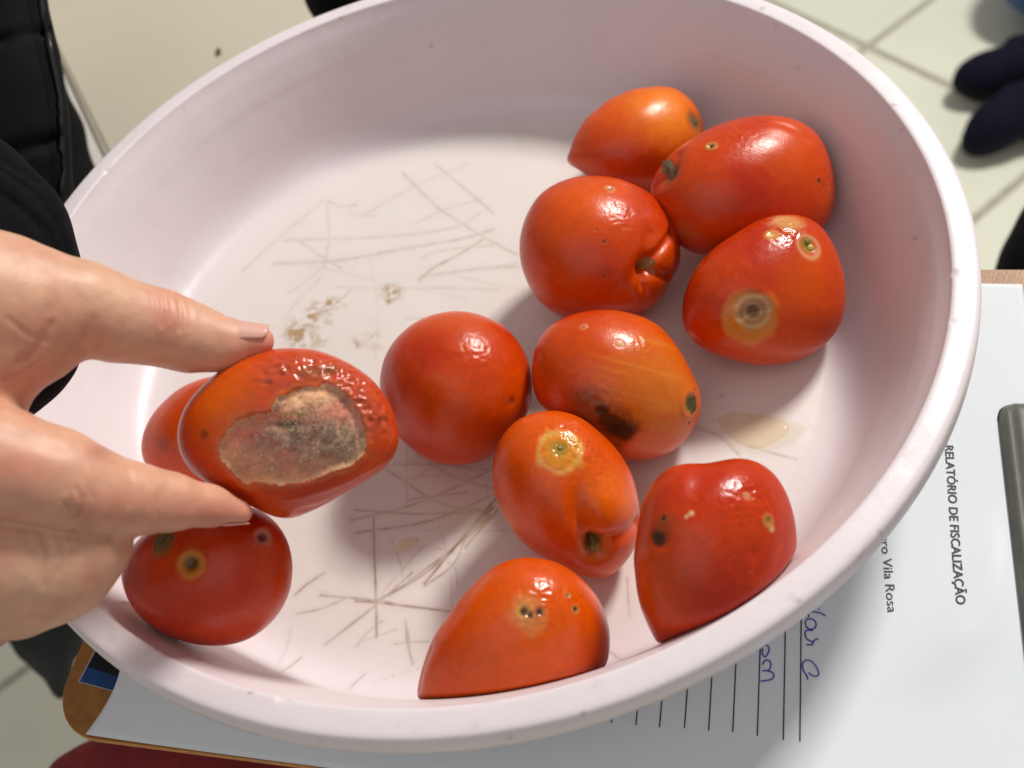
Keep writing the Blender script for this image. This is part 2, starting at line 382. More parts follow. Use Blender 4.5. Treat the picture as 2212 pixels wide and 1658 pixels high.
# card slipped under the paper
q = [pb(p, ZP-.0008) for p in ((207, 1400), (330, 1450), (310, 1510), (169, 1473))]
cc = sum(q)/4; cz = ZP-.00075
def quad(name, pts, z, mat, par=None):
    V = [b2w(p[0], p[1], z-.0002) for p in pts]+[b2w(p[0], p[1], z) for p in pts]
    return mesh_obj(name, V, [(3, 2, 1, 0), (4, 5, 6, 7), (0, 1, 5, 4), (1, 2, 6, 5), (2, 3, 7, 6), (3, 0, 4, 7)], mat, par, smooth=False)
card = quad('card', q, cz+.0002, M_CARDW); tag(card, 'glossy blue and black card poking out from under the paper at the clipboard corner', 'card')
ins = [p+(cc-p)*.05 for p in q]; hf = [(ins[0]*.45+ins[3]*.55), (ins[1]*.45+ins[2]*.55)]
quad('black_band', [ins[0], ins[1], hf[1], hf[0]], cz+.0004, M_CARDK, card); quad('blue_band', [hf[0], hf[1], ins[2], ins[3]], cz+.0004, M_CARDB, card)
# ------------------------------------------------------------------ basin
RI, RO, H = .174, .1834, .0485
prof_in = [(.137, ZB), (.1415, ZB+.0003), (.1455, ZB+.0012), (.149, ZB+.0030), (.1520, ZB+.0060), (.1545, ZB+.0100), (.1563, ZB+.0145), (.158, ZB+.0200), (.160, ZB+.0265), (.162, ZB+.0325), (.164, ZB+.0380), (.166, ZB+.0430), (.168, ZB+.0475), (.1700, ZB+.0515), (.1718, ZB+.0545), (.1732, ZB+.0568), (.1737, ZB+.0578), (.1739, ZB+.0584), (RI+.0004, ZB+.0587)]
prof_out = [(.1750, .0488), (.178, .0487), (.1806, .0485), (.1818, .0483), (.1826, .0478), (.1831, .0470), (.1835, .0450), (.1838, .0425), (.1839, .0405), (.1832, .0400), (.1820, .0399), (.1812, .0395), (.1811, .0384), (.1810, .0352), (.1798, .0348), (.1745, .0345), (.172, .0335), (.168, .0220), (.163, .0060), (.160, -.0040), (.156, -.0090), (.150, -.0118), (.140, -.0128), (.136, -.0130), (.135, -.0152), (.132, -.0152), (.131, -.0128), (.08, -.0125), (.02, -.0125)]
pr = A(prof_in)
def ground(V):
    r = np.hypot(V[:, 0], V[:, 1]); z = np.interp(r, pr[:, 0], pr[:, 1]); z = np.where(r > RI, .049, z); return V[:, 2]-z
NB = 600; SEG = 4*NB
lin = np.linspace(-1, 1, NB+1); Aa, Bb = np.meshgrid(lin, lin, indexing='ij')
rad = np.maximum(abs(Aa), abs(Bb)); ph = np.where(abs(Aa) > abs(Bb), (math.pi/4)*Bb/np.where(Aa == 0, 1, Aa), math.pi/2-(math.pi/4)*Aa/np.where(Bb == 0, 1, Bb))
sg = np.where(abs(Aa) > abs(Bb), np.sign(Aa), np.sign(Bb)); sg = np.where(sg == 0, 1, sg)
DX, DY = rad*sg*np.cos(ph)*.137, rad*sg*np.sin(ph)*.137
disc = np.stack([DX, DY, 0*DX+ZB], -1).reshape(-1, 3); idx = np.arange((NB+1)**2).reshape(NB+1, NB+1)
Fd = np.stack([idx[:-1, :-1], idx[1:, :-1], idx[1:, 1:], idx[:-1, 1:]], -1).reshape(-1, 4)
ring0 = np.concatenate([idx[:-1, 0], idx[-1, :-1], idx[:0:-1, -1], idx[0, :0:-1]])
ang = np.arctan2(disc[ring0, 1], disc[ring0, 0])
full = prof_in[1:]+prof_out
# refine profile smoothly
fp = [A(prof_in[0])]
for a, b in zip(([prof_in[0]]+full)[:-1], full):
    k = 3 if np.hypot(b[0]-a[0], b[1]-a[1]) > .003 and b[0] > .14 and a[0] > .136 else 1
    for t in range(1, k+1): fp.append(A(a)*(1-t/k)+A(b)*t/k)
fp = A(fp); sm_ = fp.copy()
for _ in range(2): sm_[1:-1] = sm_[1:-1]*.6+.2*(sm_[:-2]+sm_[2:])
sm_[0] = fp[0]; fp = np.where((fp[:, :1] < .170) & (np.arange(len(fp))[:, None] < 45), sm_, fp)
V = [disc]; base = len(disc); prev = ring0; Fs = [Fd]
for r, z in fp[1:]:
    wob = 1+.0012*np.sin(2*ang+.6)*(z > .03)
    V.append(np.stack([r*np.cos(ang)*wob, r*np.sin(ang)*wob, np.full(SEG, z)+.0003*np.sin(3*ang+1)*sst(.02, .045, A([z]))[0]], -1)); cur = np.arange(base, base+SEG); base += SEG
    Fs.append(np.stack([prev, np.roll(prev, -1), np.roll(cur, -1), cur], -1)); prev = cur
V = np.concatenate(V); F = np.concatenate(Fs)
nn = np.cross(V[F[:, 2]]-V[F[:, 0]], V[F[:, 3]]-V[F[:, 1]])
k0 = len(Fd)
if nn[0, 2] < 0: F[:k0] = F[:k0][:, ::-1]
cen = V[F[k0:k0+SEG]].mean(1)
if (nn[k0:k0+SEG, 2] < 0).mean() > .5: F[k0:] = F[k0:][:, ::-1]
px, _ = proj(V); rv = np.hypot(V[:, 0], V[:, 1]); inner = (V[:, 2] >= ZB-1e-6) & (rv < RI+.0002) & ((V[:, 2] > np.interp(rv, pr[:, 0], pr[:, 1])-.0015))
lip = (V[:, 2] > .039) & (rv > RI-.003)
col = np.tile(A([.77, .695, .72]), (len(V), 1))
floorm = sst(.150, .128, rv)*inner
col = mix(col, [.76, .705, .665], floorm*.85)
n1 = vnoise(V, 45, 3, 3); n2 = vnoise(V, 300, 5, 3)
col = mix(col, [.60, .53, .46], np.clip(.25+n1, 0, 1)*.20*floorm)
dirt = np.zeros(len(V))
def c8(x, y): return (485+.3415*x, 324+.3415*y)
def c3(x, y): return (768.6+.5466*x, 631+.5466*y)
def c7(x, y): return (.4023*x, 1213+.4023*y)
SCR = [([c8(1130, 150), c8(1290, 310), c8(1400, 400), c8(1690, 580), c8(1850, 660)], 2.6, .30), ([c8(1330, 90), c8(1500, 230), c8(1700, 400)], 2.6, .28),
 ([c8(370, 570), c8(1000, 550), c8(1450, 490), c8(1610, 400)], 2.4, .22), ([c8(310, 720), c8(700, 700), c8(1100, 630), c8(1500, 560), c8(1700, 500)], 2.8, .28),
 ([c8(1230, 820), c8(1330, 740), c8(1480, 660), c8(1640, 560)], 2.6, .45), ([c8(1250, 800), c8(1600, 750), c8(1860, 740)], 2.6, .30), ([c8(1300, 790), c8(1850, 715)], 2.2, .25),
 ([c8(450, 560), c8(640, 690), c8(740, 750)], 2.4, .22), ([c8(700, 870), c8(1500, 860)], 2, .15), ([c8(1240, 690), c8(1350, 640), c8(1700, 600)], 2.2, .22),
 ([c3(80, 1220), c3(300, 1090), c3(540, 850)], 2.8, .75), ([c3(270, 1150), c3(480, 900), c3(565, 800)], 3.0, .85), ([c3(130, 1200), c3(400, 1000), c3(530, 880)], 2.6, .65),
 ([c3(0, 1220), c3(80, 1225), c3(380, 1262)], 2.8, .70), ([c3(70, 890), c3(75, 1120), c3(80, 1360)], 2.6, .55), ([c3(195, 1300), c3(225, 1470)], 2.6, .45), ([c3(100, 1300), c3(0, 1400)], 2.4, .35),
 ([c3(150, 1390), c3(290, 1380)], 2.2, .3), ([c3(1070, 1130), c3(1080, 1280)], 2.4, .4), ([c3(1000, 1420), c3(1060, 1460)], 2.2, .4), ([c3(330, 1050), c3(390, 1090), c3(400, 1150)], 2.2, .35),
 ([c3(190, 680), c3(530, 705)], 2.6, .35), ([c3(240, 640), c3(560, 780)], 2.4, .35), ([c3(0, 860), c3(520, 862)], 2.6, .40), ([c3(200, 820), c3(440, 790)], 2.4, .35), ([c3(0, 950), c3(300, 900), c3(560, 790)], 2.6, .45),
 ([c3(-20, 900), c3(250, 830), c3(560, 690)], 2.4, .38), ([c3(120, 700), c3(330, 830), c3(500, 860)], 2.2, .35), ([c3(430, 1010), c3(560, 860)], 2.6, .6), ([c3(270, 1160), c3(380, 1080), c3(430, 980)], 2.4, .5),
 ([c3(1290, 520), c3(1420, 560), c3(1510, 640)], 2.4, .40), ([c3(1560, 610), c3(1740, 660)], 2.2, .35),
 ([c7(1580, 180), c7(1740, 60)], 2.6, .45), ([c7(1720, 180), c7(2030, 210), c7(2212, 245)], 2.6, .55), ([c7(2010, 0), c7(2020, 400)], 2.8, .6), ([c7(1590, 280), c7(1850, 200)], 2.4, .35),
 ([c7(1750, 440), c7(2020, 230), c7(2212, 60)], 2.8, .50), ([c7(1480, 610), c7(1620, 510)], 2.2, .35), ([c7(1870, 690), c7(1960, 600)], 2.2, .3), ([c7(2180, 330), c7(2200, 500)], 2.4, .4), ([c7(1500, 540), c7(1560, 360)], 2.2, .2),
 ([(925, 88), (935, 100), (943, 112)], 3.2, .6), ([(466, 108), (470, 120)], 3, .4)]
for _ in range(42):
    cx, cy = rng.normal(960, 150), rng.normal(1180, 170)
    if rng.random() < .35: cx, cy = rng.normal(950, 170), rng.normal(560, 110)
    a = rng.choice([-.7, -.35, .25, .05, 1.5])+rng.normal(0, .15); L = rng.uniform(25, 130); SCR.append(([(cx-L*math.cos(a), cy-L*math.sin(a)), (cx+L*.1*math.sin(a), cy+5*rng.normal()), (cx+L*math.cos(a), cy+L*math.sin(a))], rng.uniform(1.7, 2.3), rng.uniform(.06, .26)))
fi = np.where(inner & (rv < .158))[0]; fpx = px[fi]; sc = np.zeros(len(fi)); brk = .55+.45*np.clip(.5+1.3*vnoise(V[fi], 260, 9, 2), 0, 1)
for pts, wdt, st in SCR:
    P = A(pts); lo = P.min(0)-12; hi = P.max(0)+12; k = np.where((fpx > lo).all(1) & (fpx < hi).all(1))[0]
    if len(k):
        if len(pts) == 2: (xa, ya), (xb, yb) = pts; jt = rng.normal(0, .035); pts = [pts[0], ((xa+xb)/2+jt*(yb-ya), (ya+yb)/2-jt*(xb-xa)), pts[1]]
        if len(pts) > 2: pts = [tuple(p) for p in spl(pts, 5)]
        d = seg2(fpx[k], pts); sc[k] = np.maximum(sc[k], st*np.exp(-(d/(wdt*1.05))**2)+st*.20*np.exp(-(d/(wdt*4))**2))
sc *= brk; scr = np.zeros(len(V)); scr[fi] = sc
col = mix(col, [.22, .105, .022], np.clip(scr*1.0, 0, .95))
# brown smears of dried pulp
sm = np.zeros(len(V))
for (x, y, rx, ry, st) in ((645, 722, 26, 26, 1.), (668, 690, 20, 22, .85), (688, 668, 20, 16, .8), (720, 655, 22, 10, .9), (706, 690, 12, 20, .5), (845, 632, 20, 17, .75), (838, 650, 10, 8, .6), (770, 742, 12, 12, .45), (805, 735, 20, 16, .5), (660, 735, 40, 16, .6)):
    sm = np.maximum(sm, st*np.exp(-((px[:, 0]-x)/rx)**2-((px[:, 1]-y)/ry)**2))
sm *= inner*(rv < .15); spk = sst(-.5, .6, vnoise(V, 420, 21, 2)); sm = np.clip(sm*spk*1.5, 0, 1)
col = mix(col, [.36, .20, .05], np.clip(sm*.95, 0, .8))
# yellowish dried juice
jd = np.maximum(inpoly(px, [(1540, 905), (1580, 885), (1680, 895), (1750, 925), (1715, 960), (1640, 985), (1590, 980), (1560, 950)])/26, -1)
jm = sst(-.35, .5, jd+.25*n1)*inner*(rv < .16); col = mix(col, [.70, .60, .36], jm*.25)
pd2 = np.exp(-((px[:, 0]-1010)/60)**2-((px[:, 1]-1110)/55)**2)*inner; col = mix(col, [.66, .60, .42], pd2*.5)
# nicks and grime on lip and wall
for x, y, r in ((930, 98, 4), (1720, 148, 5), (2079, 630, 8), (1975, 515, 6), (1558, 855, 5), (540, 1496, 6), (1932, 226, 7), (1722, 1296, 9), (1100, 1590, 7), (690, 1598, 5), (1395, 1530, 9), (1260, 1540, 6), (465, 117, 5), (735, 38, 5), (1645, 18, 6), (1770, 660, 6), (300, 1480, 4), (1900, 1148, 6), (1960, 1010, 5)):
    m = np.exp(-((px[:, 0]-x)/r)**2-((px[:, 1]-y)/(r*.55))**2)*(inner | lip); dirt = np.maximum(dirt, m*.8)
dirt = np.maximum(dirt, lip*np.clip((vnoise(V, 520, 31, 2)-.60)*3.2, 0, 1)*.22)
dirt = np.maximum(dirt, lip*(rv < RI+.0008)*np.clip((vnoise(V, 380, 33, 2)-.62)*3, 0, 1)*.5)
for _ in range(70):
    a_ = rng.uniform(0, 2*math.pi); r_ = rng.uniform(RI, RO); da = rng.uniform(.004, .02); dr = rng.uniform(.0002, .0006); sl_ = rng.normal(0, .06)
    aa = np.arctan2(V[:, 1], V[:, 0])-a_; aa = (aa+math.pi) % (2*math.pi)-math.pi
    dirt = np.maximum(dirt, lip*np.exp(-(aa/da)**2-((rv-r_-sl_*aa)/dr)**2)*rng.uniform(.08, .35))
wallm = inner & (V[:, 2] > ZB+.01); dirt = np.maximum(dirt, wallm*np.clip((vnoise(V*A([1, 1, 3.]), 70, 37, 3)-.15), 0, 1)*.12)
dirt = np.maximum(dirt, ((V[:, 2] < .0412) & (V[:, 2] > .0392) & (rv > .18))*.35*np.clip(.6+vnoise(V, 120, 35, 2), 0, 1))
col = mix(col, [.30, .22, .18], np.clip(dirt, 0, 1)*.8)
rough = .36+.12*n1+.12*scr-.16*jm; rough = np.clip(rough, .12, .8)
V[:, 2] -= scr*.00010*(inner)
nick = lip*np.exp(-((rv-RI)/.001)**2)*np.clip((vnoise(V, 160, 41, 1)-.72)*6, 0, 1); V[:, 2] -= nick*.0008
basin = mesh_obj('basin', V, F, M_BOWL, col=col, attrs={'rough': rough})
tag(basin, 'large round pale pinkish white plastic basin with a scratched floor holding the tomatoes', 'basin')
# ------------------------------------------------------------------ tomatoes
RED, DRED, ORG, YEL = A([.50, .024, .0005]), A([.38, .009, .0005]), A([.66, .085, .0005]), A([.62, .26, .012])
BRN, DRK, PAL, GRN = A([.15, .085, .022]), A([.02, .014, .006]), A([.72, .45, .22]), A([.10, .12, .02])
def wall_r(z): return np.interp(z, pr[:, 1], pr[:, 0])
def floor_only(V): return V[:, 2]-ZB
class Tomato(Solid):
    def __init__(s, *a, base=.3, seed=1, squash=False, lean=0., **k):
        if squash:      # rests low against the wall; lean = how far it has slid up from the floor
            k['ground'] = ground; super().__init__(*a, **k); d1 = s.D; k['ground'] = floor_only; super().__init__(*a, **k); d0 = s.D
            k.pop('ground'); k['D'] = d0*(1-lean)+d1*lean
        super().__init__(*a, **k)
        if squash:      # pressed softly against the basin wall
            rr = np.hypot(s.V[:, 0], s.V[:, 1]); lim = wall_r(s.V[:, 2])+.0001; ex = rr-lim; f = np.where(ex > -.004, (lim-.004+.004*np.tanh((ex+.004)/.004))/rr, 1.0)
            s.V[:, 0] *= f; s.V[:, 1] *= f; s.refresh()
        s.seed = seed
        n = vnoise(s.nse, 34, seed, 2); m = np.clip(base+.10+n*.55, 0, 1)
        s.col = np.tile(RED, (len(s.V), 1)); s.col = mix(s.col, ORG, m); s.col = mix(s.col, DRED, np.clip(-n-.05, 0, 1)*.7)
        f = vnoise(s.nse, 420, seed+3, 3); s.col = s.col*(1+.10*f)[:, None]
        ax = A([math.cos(seed), math.sin(seed*1.7), .3]); ax /= np.linalg.norm(ax); q_ = s.nse-np.outer(s.nse@ax, ax)*.9; stv = vnoise(q_, 260, seed+51, 3); s.col = mix(s.col, ORG*1.05, np.clip(stv-.1, 0, 1)*.45)
        dots = np.clip((vnoise(s.nse, 640, seed+7, 1)-.66)*6, 0, 1); s.col = mix(s.col, [.70, .16, .02], dots*.16)
        s.rough = .30+.05*vnoise(s.nse, 90, seed+5, 2); s.push(vnoise(s.nse, 42, seed+9, 2)*2.2+vnoise(s.nse, 120, seed+11, 2)*.7)
    def paint(s, p, r, c, st=1., soft=.5, wob=.25):
        d = s.dist(p)*(1+wob*vnoise(s.nse, 280, s.seed+int(p[0]) % 97, 2)); s.col = mix(s.col, c, sst(r*(1+soft), r*(1-soft), d)*st)
    def dent(s, p, r, depth): s.push(-depth*np.exp(-(s.dist(p)/r)**2))
    def crease(s, pts, wdt, depth, shoulder=0):
        d = s.line(pts); s.push(-depth*np.exp(-(d/wdt)**2)+shoulder*np.exp(-((d-wdt*2.4)/(wdt*1.5))**2))
    def wrinkle(s, p, r, amp, sc=500, wet=.2):
        m = np.exp(-(s.dist(p)/r)**2); w1 = vnoise(s.nse, sc*1.15, s.seed+31, 2); w1 = 1-np.abs(w1)*2.4
        s.push(m*w1*amp*.7); s.rough = s.rough*(1-m)+wet*m
    def pit(s, p, r, ring=YEL, core=DRK, depth=3, rs=1.9, st=.8):   # small sunken lesion with pale ring
        s.dent(p, r*.9, depth); s.push(depth*.35*np.exp(-((s.dist(p)-r*1.5)/(r*.5))**2))
        s.paint(p, r*rs, ring, st, .35); s.paint(p, r*.8, core, .92, .45)
    def ring(s, p, r, wd, c, st): s.col = mix(s.col, c, np.exp(-((s.dist(p)*(1+.12*vnoise(s.nse, 200, 5, 2))-r)/wd)**2)*st)
    def make(s, label, parts=True):
        s.commit()
        s.o = mesh_obj('tomato', s.V, s.F, M_TOM, col=np.clip(s.col, 0, 1), attrs={'rough': np.clip(s.rough, .08, .9)}); s.o.parent = None
        tag(s.o, label, 'tomato', 'spoiled plum tomatoes'); return s.o
    def scar(s, p, r, mat=None, h=1.2, flat=1., ang=0, hub=True):
        """woody stem scar with ragged star edge, a part of the tomato"""
        P, i = s.p3(p); n = s.Nn[i]; t = np.cross(n, [0, 0, 1.]); t /= np.linalg.norm(t)+1e-9; b = np.cross(n, t)
        R_ = RR-n*(RR@n); R_ /= np.linalg.norm(R_); B_ = np.cross(n, R_); k = s.D/FPX; Vv_ = []; Ff = []; NR, NA = 7, 30
        for a in range(NA):
            for q in range(NR+1):
                t_ = q/NR; th = 2*math.pi*a/NA; rr_ = r*t_*(1+.22*math.sin(5*th+s.seed)*t_+.12*random.random()*t_)
                e, g_ = rr_*math.cos(th), rr_*math.sin(th)*flat; ca, sa = math.cos(ang), math.sin(ang); e, g_ = e*ca-g_*sa, e*sa+g_*ca
                hh = h*(1-t_**2)*.6 + (h*1.6*math.exp(-(t_/.28)**2) if hub else -h*.5*math.exp(-(t_/.5)**2)) + random.uniform(-.35, .35)
                pt = P+R_*e*k+B_*g_*k; j = np.linalg.norm(s.V-pt, axis=1).argmin(); off = (s.V[j]-pt)@n
                Vv_.append(pt+n*(off+hh*k+.6*k*(1-t_)-.5*k*t_))
        for a in range(NA):
            for q in range(NR):
                i0 = a*(NR+1)+q; i1 = ((a+1) % NA)*(NR+1)+q; Ff.append((i0, i0+1, i1+1, i1))
        o = mesh_obj('stem_scar', Vv_, Ff, mat or M_SCAR, s.o); o.matrix_parent_inverse = Matrix(); return o
    def drop(s, p, r, mat, name): # small wet bead on the skin
        P, i = s.p3(p); n = s.Nn[i]; d, F_ = CS[24]; k = s.D/FPX
        V_ = P+d*r*k*.9; V_ = V_-np.outer((V_-P)@n, n)*.45
        o = mesh_obj(name, V_, F_, mat, s.o); o.matrix_parent_inverse = Matrix(); return o
TH_ = 1.0
# orange tomato, furthest
t = Tomato([(1221, 350), (1229, 328), (1246, 285), (1290, 235), (1340, 205), (1400, 189), (1460, 192), (1500, 225), (1518, 262), (1514, 305), (1485, 365), (1430, 405), (1370, 412), (1300, 398), (1262, 375), (1240, 360)], 1.05, ground=ground, base=.75, seed=11, deg=26)
t.paint((1440, 235), 75, [.80, .21, .006], .85, .8); t.paint((1300, 350), 90, [.55, .04, .005], .5, .8); t.dent((1506, 262), 24, 9); t.paint((1503, 262), 24, BRN, .7)
t.make('orange tomato with a pointed tip, farthest back in the basin'); t.scar((1500, 265), 17, flat=.8)
# big red tomato by the far wall
t = Tomato([(1405, 400), (1432, 352), (1490, 303), (1560, 268), (1640, 252), (1720, 260), (1775, 298), (1793, 350), (1806, 410), (1796, 465), (1760, 508), (1690, 532), (1600, 550), (1525, 550), (1465, 532), (1430, 480), (1408, 435)], 1.0, ground=ground, base=.12, seed=12)
t.col = mix(t.col, DRED, np.clip((t.px[:, 1]-440)/140, 0, .5)*0); t.dent((1436, 372), 34, 16); t.paint((1442, 372), 26, [.10, .07, .025], .85, .5); t.crease([(1410, 405), (1440, 372), (1462, 335)], 12, 5, 2)
t.pit((1535, 314), 6.5, [.5, .25, .05], DRK, 4); t.wrinkle((1780, 385), 34, 2.2, 520); t.pit((1768, 392), 6, [.35, .08, .02], DRK, 2, st=.5); t.paint((1700, 330), 70, ORG, .55, .8)
t.wrinkle((1600, 285), 40, 1.2, 300, .25); t.paint((1480, 500), 22, [.42, .12, .03], .6, .7); t.crease([(1640, 262), (1700, 272), (1745, 300)], 10, 2.5, 1)
t.make('big dark red oval tomato leaning on the far right wall beside the orange one'); t.scar((1446, 362), 17, flat=1.5, ang=.6)
# pumpkin-shaped
t = Tomato([(1122, 520), (1135, 470), (1165, 420), (1220, 388), (1290, 380), (1350, 392), (1410, 425), (1450, 470), (1468, 530), (1464, 580), (1444, 606), (1432, 640), (1400, 668), (1345, 682), (1290, 695), (1230, 690), (1170, 655), (1135, 600)], 1.02, ground=ground, base=.5, seed=13, deg=16)
t.dent((1396, 578), 30, 17); t.crease([(1396, 576), (1412, 556), (1438, 524), (1452, 494)], 10, 11); t.crease([(1396, 576), (1398, 535), (1402, 505)], 16, 6)
t.crease([(1396, 580), (1416, 589), (1446, 600)], 9, 10); t.crease([(1395, 580), (1391, 615), (1385, 680)], 9, 11); t.crease([(1395, 580), (1365, 600), (1340, 635)], 18, 4)
t.pit((1318, 408), 7, PAL, BRN, 3, 1.6, .5); t.wrinkle((1345, 470), 34, 1.5, 420, .25)
for q, r in (((1303, 520), 5), ((1290, 495), 3.5), ((1305, 597), 3.5), ((1330, 440), 3)): t.pit(q, r, [.6, .1, .02], [.1, .02, .01], 1.5, 1.5, .5)
t.make('squat orange red tomato with deep folds round its stem scar like a pumpkin'); t.scar((1396, 577), 17, simple('pale_scar', srgb(148, 112, 60), .6, .3, 700, .0005, 2000), flat=1.3, ang=.3)
# right tomato with ring lesion
t = Tomato([(1478, 720), (1475, 655), (1490, 600), (1530, 550), (1590, 505), (1640, 475), (1700, 463), (1750, 470), (1790, 510), (1815, 570), (1826, 640), (1815, 700), (1775, 750), (1710, 780), (1640, 786), (1570, 772), (1520, 752)], .98, ground=ground, base=.25, seed=14)
t.paint((1622, 688), 58, [.60, .20, .020], .95, .16, .15); t.push(2*np.exp(-((t.dist((1622, 683))-56)/9)**2)); t.dent((1626, 672), 34, 7); t.paint((1628, 672), 33, [.30, .15, .04], .8, .3)
t.ring((1628, 672), 33, 5, [.50, .38, .20], .7); t.crease([(1598, 682), (1620, 666), (1655, 662)], 6, 5, 2); t.paint((1627, 668), 14, [.10, .05, .02], .8); t.ring((1628, 672), 18, 4, [.42, .32, .20], .6)
t.wrinkle((1600, 715), 30, 1.6, 600, .18); t.paint((1740, 600), 60, ORG, .5, .8)
t.paint((1700, 478), 34, [.62, .32, .10], .75, .5, .5); t.wrinkle((1705, 505), 40, 3, 500, .15); t.pit((1665, 506), 8, [.62, .28, .06], PAL, 2, 2, .8); t.ring((1747, 532), 26, 6, PAL, .5); t.dent((1747, 530), 18, 9); t.paint((1747, 528), 17, [.32, .19, .02], .95, .35)
t.make('red tomato nearest the right wall with a round yellow brown ringed lesion'); t.drop((1750, 535), 9, M_SEED, 'seed'); t.drop((1742, 523), 8, M_GREEN, 'wet_core')
# mid left round
t = Tomato([(820, 830), (828, 780), (860, 725), (910, 688), (975, 672), (1040, 680), (1100, 715), (1135, 770), (1147, 840), (1135, 900), (1100, 950), (1050, 990), (990, 1004), (930, 995), (880, 960), (840, 910)], 1.0, ground=ground, base=.45, seed=15)
t.wrinkle((1030, 765), 46, 1.3, 330, .27); t.paint((985, 690), 60, [.55, .10, .02], .4, .8); t.dent((1106, 868), 10, 3); t.paint((1106, 868), 9, [.25, .05, .02], .6)
t.make('smooth round red tomato just right of the hand held one')
# centre right
t = Tomato([(1150, 790), (1165, 730), (1210, 690), (1280, 671), (1350, 675), (1410, 695), (1460, 745), (1490, 800), (1513, 850), (1512, 890), (1492, 932), (1460, 970), (1400, 992), (1330, 990), (1260, 960), (1190, 900), (1155, 850)], .98, ground=ground, base=.42, seed=16, deg=12)
t.paint((1430, 860), 110, [.60, .17, .012], .75, .8, .1); st = vnoise(np.stack([(t.px[:, 0]+.25*t.px[:, 1])*.12, (t.px[:, 1]-.25*t.px[:, 0])*1.6, 0*t.z], -1)*.06, 1, 77, 3)
m = np.exp(-(t.dist((1400, 830))/120)**2)*t.front; t.col = mix(t.col, [.70, .30, .03], np.clip(st, 0, 1)*m*.7)
t.paint((1270, 882), 42, [.16, .045, .01], .8, .6, .3); t.wrinkle((1280, 890), 50, 2.5, 380, .25); t.dent((1325, 930), 34, 9); t.paint((1328, 920), 36, DRK, .93, .5, .5); t.paint((1300, 885), 14, DRK, .9, .5); t.paint((1345, 935), 26, DRK, .9, .5)
t.dent((1492, 870), 20, 8); t.push(4*np.exp(-((t.dist((1492, 870))-26)/9)**2)); t.paint((1492, 870), 18, GRN, .85); t.pit((1338, 742), 5, PAL, PAL, -2, 1.3, .7); t.pit((1262, 705), 6, PAL, [.6, .1, .03], -2, 1.3, .5); t.wrinkle((1395, 750), 34, 1.4, 330, .22)
t.make('streaky orange red tomato with a black rotten underside next to the round one'); t.scar((1490, 872), 17, simple('green_scar', srgb(74, 68, 30), .5, .5, 900, .0006, 1800), flat=2.0, ang=0)
# front centre with groove
t = Tomato([(1065, 1010), (1080, 950), (1120, 905), (1180, 887), (1240, 895), (1290, 930), (1340, 985), (1370, 1050), (1379, 1110), (1375, 1170), (1350, 1215), (1300, 1252), (1250, 1240), (1200, 1215), (1130, 1170), (1090, 1110), (1068, 1060)], 1.02, ground=ground, base=.55, seed=17, deg=12)
t.push(-27*np.exp(-(t.line([(1290, 1190), (1264, 1145), (1252, 1105), (1246, 1060), (1240, 1010)])/24)**2)*np.exp(-(t.dist((1288, 1190))/125)**2)); t.crease([(1290, 1180), (1325, 1160), (1378, 1128)], 18, 12); t.push(9*np.exp(-(t.dist((1318, 1090))/50)**2)); t.paint((1320, 1080), 60, [.78, .15, .006], .7, .8); t.dent((1288, 1188), 28, 13)
t.paint((1290, 1190), 40, [.62, .18, .03], .7, .3); t.paint((1287, 1188), 25, [.12, .10, .025], .9, .3)
t.wrinkle((1215, 960), 62, 3.2, 520, .15); t.wrinkle((1290, 1000), 50, 2., 480, .18); t.paint((1208, 972), 44, [.66, .25, .02], .9, .22, .5); t.ring((1208, 972), 44, 6, [.72, .45, .12], .55); t.dent((1208, 970), 16, 5); t.paint((1208, 970), 18, [.32, .22, .03], .85, .5, .5)
t.make('tomato with a wrinkled yellow blotch and a groove running down to its stem'); t.scar((1285, 1180), 10, simple('tan_stem_end', srgb(150, 128, 74), .5, .25, 900), h=4); t.drop((1210, 968), 7, M_GREEN, 'wet_core')
# heart-shaped right
t = Tomato([(1376, 1150), (1390, 1080), (1430, 1022), (1475, 1000), (1520, 1006), (1555, 994), (1620, 992), (1670, 1020), (1705, 1080), (1719, 1150), (1716, 1225), (1705, 1320), (1640, 1395), (1540, 1425), (1440, 1412), (1392, 1335), (1372, 1245)], .96, squash=True, lean=.35, base=.3, seed=18, deg=13)
t.crease([(1518, 1015), (1508, 1040), (1492, 1085)], 24, 5); t.wrinkle((1625, 1075), 48, 2.6, 460, .18); t.wrinkle((1580, 1100), 50, 1.8, 420, .24); t.pit((1660, 1124), 8, [.5, .2, .04], [.25, .15, .02], 3.5); t.paint((1668, 1142), 7, PAL, .7)
t.dent((1420, 1162), 20, 7); t.paint((1428, 1140), 24, [.30, .07, .015], .6, .6, .5); t.paint((1418, 1162), 15, DRK, .9, .5, .5); t.pit((1432, 1118), 6, BRN, DRK, 2, 1.6, .5); t.pit((1493, 1110), 5, PAL, PAL, -2, 1.2, .5); t.pit((1482, 1114), 4, PAL, PAL, -2, 1.2, .4)
t.dent((1630, 1195), 16, 3); t.pit((1612, 1072), 7, PAL, [.6, .2, .1], -2, 1.5, .4)
t.make('red heart shaped tomato with two lobes resting against the near right wall')
